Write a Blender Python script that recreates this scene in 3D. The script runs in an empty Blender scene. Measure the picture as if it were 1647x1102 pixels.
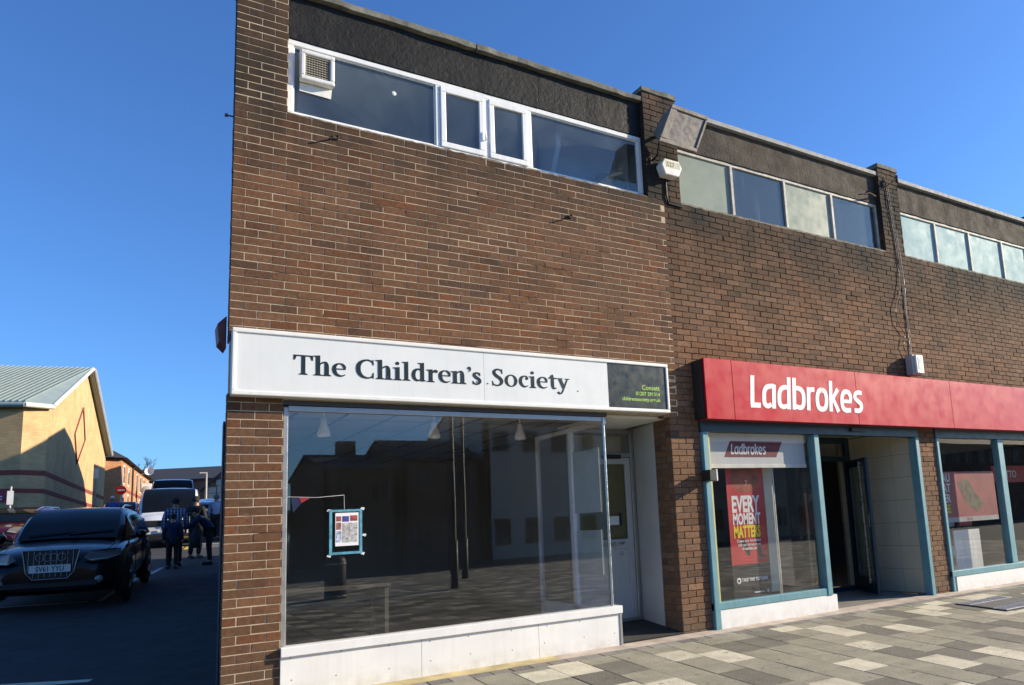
import bpy, bmesh, math, random
from mathutils import Vector, Matrix
random.seed(7)
R_ = random.Random
sc = bpy.context.scene
COL = sc.collection

# ------------------------------------------------------------------ camera
CAM = Vector((-0.7528, -7.0379, 1.2175))
RV = Vector((0.84182885, -0.53732162, -0.05108488))
UV = Vector((-0.03944969, -0.15564594, 0.98702485))
FV = Vector((0.53830094, 0.82889072, 0.15222442))
FPX, PX, PY, IW, IH = 1209.23, 969.83, 651.48, 1647.0, 1102.0
cam_d = bpy.data.cameras.new('camera')
cam = bpy.data.objects.new('camera', cam_d)
COL.objects.link(cam)
m = Matrix((RV, UV, -FV)).transposed().to_4x4()
m.translation = CAM
cam.matrix_world = m
cam_d.sensor_fit = 'HORIZONTAL'
cam_d.sensor_width = 36.0
cam_d.lens = 36.0 * FPX / IW
cam_d.shift_x = -(PX - IW / 2) / IW
cam_d.shift_y = (PY - IH / 2) / IW
cam_d.clip_start = 0.05
cam_d.clip_end = 2000
sc.camera = cam

# ------------------------------------------------------------------ world, sun, exposure
SUN = Vector((2.6, -1.0, 1.12)).normalized()          # towards the sun
w = bpy.data.worlds.new('World')
sc.world = w
w.use_nodes = True
nt = w.node_tree
nt.nodes.clear()
sky = nt.nodes.new('ShaderNodeTexSky')
sky.sky_type = 'NISHITA'
sky.sun_disc = False
sky.sun_elevation = math.asin(SUN.z)
sky.sun_rotation = math.atan2(SUN.x, SUN.y)
sky.altitude = 250
sky.air_density = 1.0
sky.dust_density = 0.9
sky.ozone_density = 2.4
bg = nt.nodes.new('ShaderNodeBackground')
bg.inputs['Strength'].default_value = 0.094
wo = nt.nodes.new('ShaderNodeOutputWorld')
hs = nt.nodes.new('ShaderNodeVectorMath')               # white balance of the clear winter sky
hs.operation = 'MULTIPLY'
hs.inputs[1].default_value = (0.56, 0.94, 1.46)
nt.links.new(sky.outputs[0], hs.inputs[0])
nt.links.new(hs.outputs[0], bg.inputs[0])
nt.links.new(bg.outputs[0], wo.inputs[0])
sun_d = bpy.data.lights.new('sun', 'SUN')
sun_d.energy = 5.0
sun_d.angle = math.radians(0.53)
sun_d.color = (1.0, 0.865, 0.645)
sun = bpy.data.objects.new('sun', sun_d)
COL.objects.link(sun)
sun.rotation_euler = SUN.to_track_quat('Z', 'Y').to_euler()
sun.location = (20, -20, 20)
vs = sc.view_settings
vs.view_transform = 'Standard'
vs.look = 'None'
vs.gamma = 1
vs.exposure = 0.72
vs.use_curve_mapping = False
sc.render.engine = 'CYCLES'
sc.cycles.max_bounces = 8
sc.cycles.transparent_max_bounces = 12
sc.cycles.caustics_reflective = False
sc.cycles.caustics_refractive = False
sc.cycles.sample_clamp_indirect = 6

# ------------------------------------------------------------------ helpers
GS = 0.056                                             # the street rises away from the camera
def gz(y):
    return -0.13 + GS * max(y, -5.0)
def to_px(p):
    d = Vector(p) - CAM
    f = d.dot(FV)
    if f < 0.05:
        return None
    return (PX + FPX * d.dot(RV) / f, PY - FPX * d.dot(UV) / f, f)

class MB:
    def __init__(s):
        s.v = []; s.f = []; s.mi = []; s.fc = []; s.sm = []
    def add(s, vs_, fs_, mi=0, col=None, smooth=False):
        o = len(s.v)
        s.v += [tuple(a) for a in vs_]
        for f in fs_:
            s.f.append(tuple(i + o for i in f)); s.mi.append(mi); s.fc.append(col); s.sm.append(smooth)
        return s
    def box(s, x0, x1, y0, y1, z0, z1, mi=0, col=None):
        v = [(x0,y0,z0),(x1,y0,z0),(x1,y1,z0),(x0,y1,z0),(x0,y0,z1),(x1,y0,z1),(x1,y1,z1),(x0,y1,z1)]
        return s.add(v, [(0,3,2,1),(4,5,6,7),(0,1,5,4),(1,2,6,5),(2,3,7,6),(3,0,4,7)], mi, col)
    def prism(s, pts, dvec, mi=0, col=None):
        """closed polygon of 3-D points swept along dvec"""
        n = len(pts); d = Vector(dvec)
        a = [Vector(p) for p in pts]; b = [p + d for p in a]
        nrm = Vector((0, 0, 0))
        for i in range(n):
            nrm += a[i].cross(a[(i+1) % n])
        if nrm.dot(d) > 0:
            a.reverse(); b.reverse()
        fs = [tuple(range(n)), tuple(range(2*n-1, n-1, -1))]
        fs += [((i+1) % n, i, n+i, n+(i+1) % n) for i in range(n)]
        return s.add(a + b, fs, mi, col)
    def tube(s, path, r, n=8, caps=True, mi=0):
        P = [Vector(p) for p in path]
        rr = r if isinstance(r, (list, tuple)) else [r] * len(P)
        rings = []
        up = Vector((0, 0, 1))
        for i, p in enumerate(P):
            t = (P[min(i+1, len(P)-1)] - P[max(i-1, 0)]).normalized()
            a = t.cross(up)
            if a.length < 1e-3:
                a = t.cross(Vector((1, 0, 0)))
            a.normalize(); b = a.cross(t).normalized()
            rings.append([p + (a*math.cos(2*math.pi*k/n) + b*math.sin(2*math.pi*k/n)) * rr[i] for k in range(n)])
        v = [q for ring in rings for q in ring]
        f = []
        for i in range(len(P)-1):
            for k in range(n):
                f.append((i*n+k, (i+1)*n+k, (i+1)*n+(k+1) % n, i*n+(k+1) % n))
        s.add(v, f, mi, None, True)
        if caps:
            s.add(rings[0], [tuple(range(n))], mi); s.add(rings[-1], [tuple(range(n-1, -1, -1))], mi)
        return s
    def cyl(s, c0, c1, r, n=24, mi=0):
        return s.tube([c0, c1], r, n, True, mi)
    def lathe(s, prof, o=(0,0,0), axis='z', n=24, mi=0):
        v = []; f = []
        for (r, h) in prof:
            for k in range(n):
                a = 2*math.pi*k/n
                x, y, z = r*math.cos(a), r*math.sin(a), h
                if axis == 'y': x, y, z = x, h, y
                if axis == 'x': x, y, z = h, x, y
                v.append((o[0]+x, o[1]+y, o[2]+z))
        for i in range(len(prof)-1):
            for k in range(n):
                f.append((i*n+k, i*n+(k+1) % n, (i+1)*n+(k+1) % n, (i+1)*n+k))
        return s.add(v, f, mi, None, True)
    def loft(s, rings, closed=True, caps=True, mi=0, smooth=True):
        n = len(rings[0]); v = [p for r in rings for p in r]; f = []
        for i in range(len(rings)-1):
            for k in range(n if closed else n-1):
                f.append((i*n+k, i*n+(k+1) % n, (i+1)*n+(k+1) % n, (i+1)*n+k))
        s.add(v, f, mi, None, smooth)
        if caps:
            s.add(rings[0], [tuple(range(n-1, -1, -1))], mi); s.add(rings[-1], [tuple(range(n))], mi)
        return s
    def brick(s, o, ux, uy, uz, a0, a1, z0, z1, dep, rnd, ch=0.003, col=None, jit=0.0012):
        """chamfered brick: o origin on the wall face, ux along, uy into the wall, uz up"""
        o, ux, uy, uz = Vector(o), Vector(ux), Vector(uy), Vector(uz)
        j = lambda k=1.0: rnd.uniform(-jit, jit) * k
        P = lambda a, d, z: o + ux*a + uy*d + uz*z
        out = j(1.6)
        fr = [P(a+j()+sa*ch, out+j(.5), z+j()+sz*ch) for (a, z, sa, sz) in ((a0,z0,1,1),(a1,z0,-1,1),(a1,z1,-1,-1),(a0,z1,1,-1))]
        rim = [P(a+j(.5), ch+out, z+j(.5)) for (a, z) in ((a0,z0),(a1,z0),(a1,z1),(a0,z1))]
        bk = [P(a, dep, z) for (a, z) in ((a0,z0),(a1,z0),(a1,z1),(a0,z1))]
        f = [(0,1,2,3)]
        for i in range(4):
            k = (i+1) % 4
            f.append((4+i, 4+k, k, i)); f.append((8+i, 8+k, 4+k, 4+i))
        return s.add(fr + rim + bk, f, 0, col)
    def mesh(s, name, mats):
        me = bpy.data.meshes.new(name)
        me.from_pydata(s.v, [], s.f)
        for mt in (mats if isinstance(mats, (list, tuple)) else [mats]):
            me.materials.append(mt)
        me.polygons.foreach_set('material_index', s.mi)
        me.polygons.foreach_set('use_smooth', s.sm)
        if any(c is not None for c in s.fc):
            at = me.color_attributes.new('Col', 'FLOAT_COLOR', 'CORNER')
            data = []
            for f, c in zip(s.f, s.fc):
                c = c or (1, 1, 1)
                data += [c[0], c[1], c[2], 1.0] * len(f)
            at.data.foreach_set('color', data)
        me.update()
        return me
    def build(s, name, mats, parent=None, bevel=0, seg=1, subdiv=0, smooth_angle=None):
        o = bpy.data.objects.new(name, s.mesh(name, mats))
        COL.objects.link(o)
        if subdiv:
            md = o.modifiers.new('sub', 'SUBSURF'); md.levels = subdiv; md.render_levels = subdiv
        if bevel:
            md = o.modifiers.new('bev', 'BEVEL'); md.width = bevel; md.segments = seg; md.limit_method = 'ANGLE'; md.angle_limit = math.radians(40)
        if parent is not None:
            attach(o, parent)
        return o

WM = {}
def attach(o, parent):
    o.parent = parent
    o.matrix_parent_inverse = WM.get(parent.name, Matrix.Identity(4)).inverted()
def tag(o, label=None, cat=None, group=None, kind=None):
    if label: o['label'] = label
    if cat: o['category'] = cat
    if group: o['group'] = group
    if kind: o['kind'] = kind
    return o
def thing(name, label, cat, loc=(0,0,0), group=None, mat=None):
    o = bpy.data.objects.new(name, None)
    COL.objects.link(o)
    o.empty_display_size = 0.1
    mw = mat if mat is not None else Matrix.Translation(Vector(loc))
    o.matrix_world = mw
    WM[o.name] = mw.copy()
    return tag(o, label, cat, group)
def local_thing(name, label, cat, loc, rz=0, group=None, tilt=True):
    """an Empty whose parts are built in its own frame; stands on the sloping street"""
    mw = Matrix.Translation(Vector(loc)) @ (Matrix.Rotation(math.atan(GS), 4, 'X') if tilt else Matrix.Identity(4)) @ Matrix.Rotation(rz, 4, 'Z')
    o = thing(name, label, cat, group=group, mat=mw)
    WM[o.name] = Matrix.Identity(4)                    # children keep local coordinates
    return o

# ------------------------------------------------------------------ materials
def new_mat(name):
    mt = bpy.data.materials.new(name)
    mt.use_nodes = True
    n = mt.node_tree
    n.nodes.clear()
    out = n.nodes.new('ShaderNodeOutputMaterial')
    return mt, n, out
def node(n, typ, **kw):
    nd = n.nodes.new(typ)
    for k, v_ in kw.items():
        if k.startswith('i_'):
            nd.inputs[k[2:].replace('_', ' ')].default_value = v_
        else:
            setattr(nd, k, v_)
    return nd
def noise(n, coord, scale, detail=4, rough=.55, vec_scale=None):
    t = node(n, 'ShaderNodeTexNoise')
    t.inputs['Scale'].default_value = scale
    t.inputs['Detail'].default_value = detail
    t.inputs['Roughness'].default_value = rough
    src = coord
    if vec_scale:
        mp = node(n, 'ShaderNodeMapping'); mp.inputs['Scale'].default_value = vec_scale
        n.links.new(coord, mp.inputs['Vector']); src = mp.outputs[0]
    n.links.new(src, t.inputs['Vector'])
    return t.outputs['Fac']
def ramp(n, fac, lo, hi, a=0.0, b=1.0):
    r = node(n, 'ShaderNodeMapRange')
    r.inputs['From Min'].default_value = lo; r.inputs['From Max'].default_value = hi
    r.inputs['To Min'].default_value = a; r.inputs['To Max'].default_value = b
    n.links.new(fac, r.inputs['Value'])
    return r.outputs[0]
def mixc(n, fac, a, b, mode='MIX'):
    mx = node(n, 'ShaderNodeMix', data_type='RGBA', blend_type=mode)
    for sock, val in ((mx.inputs[0], fac), (mx.inputs[6], a), (mx.inputs[7], b)):
        if isinstance(val, (int, float)): sock.default_value = val
        elif isinstance(val, (tuple, list)): sock.default_value = (*val[:3], 1)
        else: n.links.new(val, sock)
    return mx.outputs[2]
def math_(n, op, a, b):
    nd = node(n, 'ShaderNodeMath', operation=op)
    for i, val in enumerate((a, b)):
        if isinstance(val, (int, float)): nd.inputs[i].default_value = val
        else: n.links.new(val, nd.inputs[i])
    return nd.outputs[0]
def finish(n, out, color, rough=.7, metal=0, bump=None, bstr=.2, bdist=.004, spec=.5, coat=0, emit=None):
    p = node(n, 'ShaderNodeBsdfPrincipled')
    if isinstance(color, (tuple, list)): p.inputs['Base Color'].default_value = (*color[:3], 1)
    else: n.links.new(color, p.inputs['Base Color'])
    if isinstance(rough, (int, float)): p.inputs['Roughness'].default_value = rough
    else: n.links.new(rough, p.inputs['Roughness'])
    p.inputs['Metallic'].default_value = metal
    p.inputs['Specular IOR Level'].default_value = spec
    if coat:
        p.inputs['Coat Weight'].default_value = coat; p.inputs['Coat Roughness'].default_value = .04
    if bump is not None:
        b = node(n, 'ShaderNodeBump'); b.inputs['Strength'].default_value = bstr; b.inputs['Distance'].default_value = bdist
        n.links.new(bump, b.inputs['Height']); n.links.new(b.outputs[0], p.inputs['Normal'])
    n.links.new(p.outputs[0], out.inputs[0])
    return p
def M(name, col, rough=.6, var=.12, scale=6, bscale=80, bstr=.12, metal=0, spec=.5, col2=None, coat=0, streak=0, dirt=None, dirt_amt=0, splash=0):
    mt, n, out = new_mat(name)
    g = node(n, 'ShaderNodeNewGeometry').outputs['Position']
    nz = noise(n, g, scale, 5)
    a = tuple(c*(1-var) for c in col); b = tuple(min(1, c*(1+var)) for c in (col2 or col))
    c = mixc(n, ramp(n, nz, .3, .7), a, b)
    if streak:
        st = noise(n, g, 1, 3, .5, (22, 22, 1.2))
        c = mixc(n, ramp(n, st, .5, .78, 0, streak), c, dirt or tuple(x*.45 for x in col))
    if dirt_amt:
        dn = noise(n, g, 2.3, 6, .65)
        c = mixc(n, ramp(n, dn, .48, .75, 0, dirt_amt), c, dirt or tuple(x*.4 for x in col))
    if splash:
        sp_ = node(n, 'ShaderNodeSeparateXYZ'); n.links.new(g, sp_.inputs[0])
        f_ = math_(n, 'MULTIPLY', ramp(n, sp_.outputs[2], .03, -.14), ramp(n, noise(n, g, 9, 6, .7), .35, .65))
        c = mixc(n, math_(n, 'MULTIPLY', f_, splash), c, (.30,.25,.17))
        c = mixc(n, ramp(n, noise(n, g, 38, 2), .74, .77, 0, .4), c, (.25,.22,.18))
    bm = noise(n, g, bscale, 4, .6) if bstr else None
    if bstr >= 1: bstr, bdist = .8, .012
    else: bdist = .004
    rr = ramp(n, noise(n, g, scale*2.3, 3), .3, .7, max(0.02, rough-.08), min(1, rough+.08))
    finish(n, out, c, rr, metal, bm, bstr, bdist, spec, coat)
    return mt
def flat_mat(name, col, rough=.6, spec=.4):
    return M(name, col, rough, .05, 12, 90, .04, 0, spec)
def glass_mat(name, ior=1.9, tint=(1,1,1), dirt=.03, dirtcol=(.5,.52,.5), dscale=3, dlo=.45, dhi=.9, streaks=False):
    mt, n, out = new_mat(name)
    g = node(n, 'ShaderNodeNewGeometry').outputs['Position']
    tr = node(n, 'ShaderNodeBsdfTransparent'); tr.inputs[0].default_value = (*tint, 1)
    gl = node(n, 'ShaderNodeBsdfGlossy'); gl.inputs['Roughness'].default_value = .0
    bmp = node(n, 'ShaderNodeBump'); bmp.inputs['Strength'].default_value = .03; bmp.inputs['Distance'].default_value = .02
    n.links.new(noise(n, g, 1.1, 1), bmp.inputs['Height'])
    n.links.new(bmp.outputs[0], gl.inputs['Normal'])
    geo = node(n, 'ShaderNodeNewGeometry')
    dt = node(n, 'ShaderNodeVectorMath', operation='DOT_PRODUCT')
    n.links.new(geo.outputs['Incoming'], dt.inputs[0]); n.links.new(geo.outputs['Normal'], dt.inputs[1])
    f0 = ((ior-1)/(ior+1))**2 / 2                        # each of the two faces of the sheet
    q = math_(n, 'POWER', math_(n, 'SUBTRACT', 1.0, math_(n, 'ABSOLUTE', dt.outputs['Value'], 0)), 5.0)
    frs = math_(n, 'ADD', math_(n, 'MULTIPLY', q, 1-f0), f0)
    mx = node(n, 'ShaderNodeMixShader')
    n.links.new(frs, mx.inputs[0]); n.links.new(tr.outputs[0], mx.inputs[1]); n.links.new(gl.outputs[0], mx.inputs[2])
    df = node(n, 'ShaderNodeBsdfDiffuse'); df.inputs[0].default_value = (*dirtcol, 1)
    mx2 = node(n, 'ShaderNodeMixShader')
    dn = noise(n, g, 1 if streaks else dscale, 5, .6, (14, 14, .8) if streaks else None)
    n.links.new(ramp(n, dn, dlo, dhi, dirt*.25, dirt), mx2.inputs[0])
    n.links.new(mx.outputs[0], mx2.inputs[1]); n.links.new(df.outputs[0], mx2.inputs[2])
    n.links.new(mx2.outputs[0], out.inputs[0])
    return mt
def brick_mat(name, flake=(.42,.36,.29), flake_amt=.35, soot=.75, sootz=(4.2, 5.2)):
    mt, n, out = new_mat(name)
    at = node(n, 'ShaderNodeAttribute', attribute_name='Col').outputs['Color']
    g = node(n, 'ShaderNodeNewGeometry').outputs['Position']
    c = mixc(n, 1.0, at, mixc(n, ramp(n, noise(n, g, 28, 5), .3, .7), (.72,.72,.74), (1.2,1.18,1.15)), 'MULTIPLY')
    # fired blotches and pale efflorescence
    c = mixc(n, ramp(n, noise(n, g, 60, 3), .56, .75, 0, .4), c, (.075,.045,.035))
    c = mixc(n, ramp(n, noise(n, g, 9, 6, .7), .60, .78, 0, flake_amt), c, flake)
    c = mixc(n, ramp(n, noise(n, g, .8, 4, .6), .46, .66, 0, .65), c, mixc(n, 1.0, c, (1.28, 1.06, .86), 'MULTIPLY'))
    # rain-washed soot below the sill line and on the piers
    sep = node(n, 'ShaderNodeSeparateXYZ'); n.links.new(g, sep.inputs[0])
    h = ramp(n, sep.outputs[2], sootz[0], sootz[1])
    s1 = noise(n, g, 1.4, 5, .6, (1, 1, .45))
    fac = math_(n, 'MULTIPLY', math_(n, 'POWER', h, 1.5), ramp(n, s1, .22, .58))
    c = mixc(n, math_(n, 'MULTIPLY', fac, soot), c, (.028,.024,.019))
    stk = ramp(n, noise(n, g, 1.0, 5, .65, (7, 7, .55)), .54, .74, 0, .75)           # rain runs below the sills
    c = mixc(n, math_(n, 'MULTIPLY', stk, ramp(n, sep.outputs[2], 3.3, 4.9, .25, 1.0)), c, mixc(n, 1.0, c, (.42,.40,.38), 'MULTIPLY'))
    s2 = ramp(n, noise(n, g, 2.2, 6, .65), .50, .72, 0, .6)
    c = mixc(n, s2, c, mixc(n, 1.0, c, (.55,.52,.5), 'MULTIPLY'))
    # patchy olive-brown tone towards the lowest courses
    low = math_(n, 'MULTIPLY', ramp(n, sep.outputs[2], .28, -.1), ramp(n, noise(n, g, 5, 4), .3, .6))
    c = mixc(n, math_(n, 'MULTIPLY', low, .7), c, (.10,.085,.06))
    bm = noise(n, g, 140, 5, .65)
    finish(n, out, c, .9, 0, bm, .55, .003, .25)
    return mt
def attr_mat(name, rough=.8, bscale=120, bstr=.4, speck=0, var=.15, scale=5):
    mt, n, out = new_mat(name)
    at = node(n, 'ShaderNodeAttribute', attribute_name='Col').outputs['Color']
    g = node(n, 'ShaderNodeNewGeometry').outputs['Position']
    c = mixc(n, 1.0, at, mixc(n, ramp(n, noise(n, g, scale, 5), .3, .7), (1-var,)*3, (1+var,)*3), 'MULTIPLY')
    if speck:
        c = mixc(n, ramp(n, noise(n, g, 95, 3, .7), .54, .66, 0, speck), c, (.50,.48,.42))
        c = mixc(n, ramp(n, noise(n, g, 80, 3, .7), .54, .66, 0, speck), c, (.07,.068,.06))
        c = mixc(n, ramp(n, noise(n, g, 1.6, 6, .65), .5, .75, 0, .35), c, (.10,.09,.075))
        c = mixc(n, ramp(n, noise(n, g, 16, 1), .70, .73, 0, .6), c, (.07,.065,.06))
    finish(n, out, c, rough, 0, noise(n, g, bscale, 4, .6), bstr, .003, .3)
    return mt

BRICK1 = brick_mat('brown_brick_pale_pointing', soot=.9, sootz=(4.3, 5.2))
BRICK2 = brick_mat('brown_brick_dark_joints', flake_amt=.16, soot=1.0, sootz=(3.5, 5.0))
def mortar_mat():
    mt, n, out = new_mat('pale_mortar')
    g = node(n, 'ShaderNodeNewGeometry').outputs['Position']
    c = mixc(n, ramp(n, noise(n, g, 10, 5), .3, .7), (.42,.33,.225), (.60,.485,.345))
    gap = ramp(n, noise(n, g, 1.0, 4, .6, (1.1, 1, 7)), .60, .66, 0, .95)      # washed-out joints
    c = mixc(n, gap, c, (.035,.026,.020))
    finish(n, out, c, .95, 0, noise(n, g, 150, 4, .6), .5, .004, .2)
    return mt
MORT1 = mortar_mat()
MORT2 = M('dark_mortar', (.085,.070,.055), .95, .3, 9, 150, .5)
CREAM_ATTR = attr_mat('cream_brick', .9, 60, .3)
PAVE = attr_mat('granite_flag', .85, 110, .5, .55)
JOINT = M('paving_joint', (.055,.05,.045), .95, .3, 8, 60, .5)
ASPH = M('asphalt', (.030,.030,.032), .9, .35, 2.2, 260, .6, dirt_amt=.4)
CONC = M('threshold_concrete', (.50,.41,.33), .9, .22, 5, 120, .4, dirt=(.22,.19,.15), dirt_amt=.6)
YCONC = M('stained_concrete', (.50,.40,.20), .9, .3, 5, 120, .4, dirt=(.30,.24,.10), dirt_amt=.6)
WHITEP = M('white_painted_board', (.80,.79,.76), .55, .05, 3, 60, .08, streak=.16, dirt=(.50,.46,.38), dirt_amt=.12, splash=.45)
UPVC = M('white_upvc', (.82,.82,.80), .35, .05, 5, 60, .05, streak=.25, dirt=(.35,.31,.25))
SIGNW = M('white_sign_panel', (.73,.745,.735), .42, .03, 2.5, 60, .04, streak=.16, dirt=(.55,.54,.50), dirt_amt=.08)
TRIMW = M('sign_trim', (.80,.79,.74), .45, .05, 6, 60, .05, streak=.15, dirt=(.5,.46,.38))
INKG = flat_mat('sign_green_black', (.012,.022,.024), .4)
PANELG = M('dark_slate_panel', (.014,.021,.019), .35, .1, 4, 60, .03)
LIME = flat_mat('lime_lettering', (.34,.56,.10), .5)
RED = M('red_sign_panel', (.50,.010,.017), .36, .05, 2.0, 60, .03, spec=.28, streak=.12, dirt=(.62,.14,.16), dirt_amt=.06)
REDS = M('sign_box_side', (.25,.010,.014), .4, .1, 4, 60, .05)
LETW = flat_mat('white_lettering', (.82,.82,.80), .4)
TEAL = M('teal_paint', (.115,.27,.31), .5, .12, 5, 60, .1, streak=.3, dirt=(.30,.44,.47))
TEALD = M('dark_teal_with_shade', (.009,.032,.052), .45, .12, 5, 60, .06)  # dark teal; for the head rail the sign's shadow is put into this colour
BLACKR = M('black_painted_render', (.012,.012,.013), .65, .35, 5, 20, 1.0, spec=.22, dirt=(.035,.034,.032), dirt_amt=.4)
BROWNR = M('brown_stained_render', (.062,.048,.036), .95, .4, 3, 30, 1.0, dirt=(.018,.016,.014), dirt_amt=.8)
COPE = M('weathered_coping', (.17,.165,.135), .95, .4, 7, 40, .9, dirt=(.05,.055,.035), dirt_amt=.8)
COPEW = M('pale_roof_trim', (.30,.31,.31), .8, .18, 6, 40, .3, streak=.3, dirt=(.22,.22,.21))
STEEL = M('brushed_steel', (.55,.55,.54), .3, .08, 10, 60, .05, metal=1)
ALU = M('aluminium_frame', (.44,.43,.41), .4, .08, 8, 60, .05, metal=.7)
DKFRAME = M('dark_bronze_frame', (.05,.045,.04), .45, .1, 8, 60, .05)
OLDFR = M('weathered_window_frame', (.50,.46,.40), .7, .25, 9, 60, .2, streak=.5, dirt=(.16,.11,.08))
GLASS = glass_mat('shop_glass', 2.3, dirt=.007)
GLASSU = glass_mat('dusty_upper_glass', 2.1, (.9,.95,.97), .10, (.45,.52,.55), 2)
GLASSD = glass_mat('streaked_upper_glass', 2.3, (.75,.82,.85), .22, (.55,.60,.58), 3, .58, .80, True)
WASH1 = M('whitewashed_glass', (.27,.31,.26), .3, .04, 2.5, 60, .03, streak=.15, dirt=(.20,.24,.22), spec=.1)
WASH2 = M('pale_blue_blind_glass', (.26,.42,.45), .5, .03, 2.2, 60, .03, streak=.35, dirt=(.20,.34,.42), spec=.03)
BLACKM = M('black_metal', (.012,.012,.013), .5, .2, 9, 60, .1)
RUST = M('rusty_iron', (.06,.035,.022), .9, .3, 20, 90, .4)
GREYPL = M('grey_plastic', (.42,.41,.38), .5, .1, 8, 60, .1, streak=.35, dirt=(.18,.16,.13))
WHITEPL = M('white_plastic', (.78,.78,.74), .4, .06, 8, 60, .05, streak=.3, dirt=(.35,.32,.27))
DOORG = M('grey_white_door', (.50,.51,.50), .45, .05, 5, 60, .04)
INWALL = M('interior_wall', (.55,.54,.50), .9, .06, 2, 60, .05)
INCEIL = M('ceiling_tile', (.82,.82,.79), .9, .04, 2, 60, .1)
INFLOOR = M('interior_floor', (.16,.13,.10), .6, .2, 3, 60, .1)
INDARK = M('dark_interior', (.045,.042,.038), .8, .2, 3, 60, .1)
CREAMT = M('cream_wall_tile', (.50,.45,.34), .35, .06, 3, 60, .05)
PLASTER = M('pale_lilac_plaster', (.52,.50,.55), .9, .05, 2, 60, .05)
TIMBER = M('brown_timber', (.22,.13,.06), .6, .2, 6, 60, .1)

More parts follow.
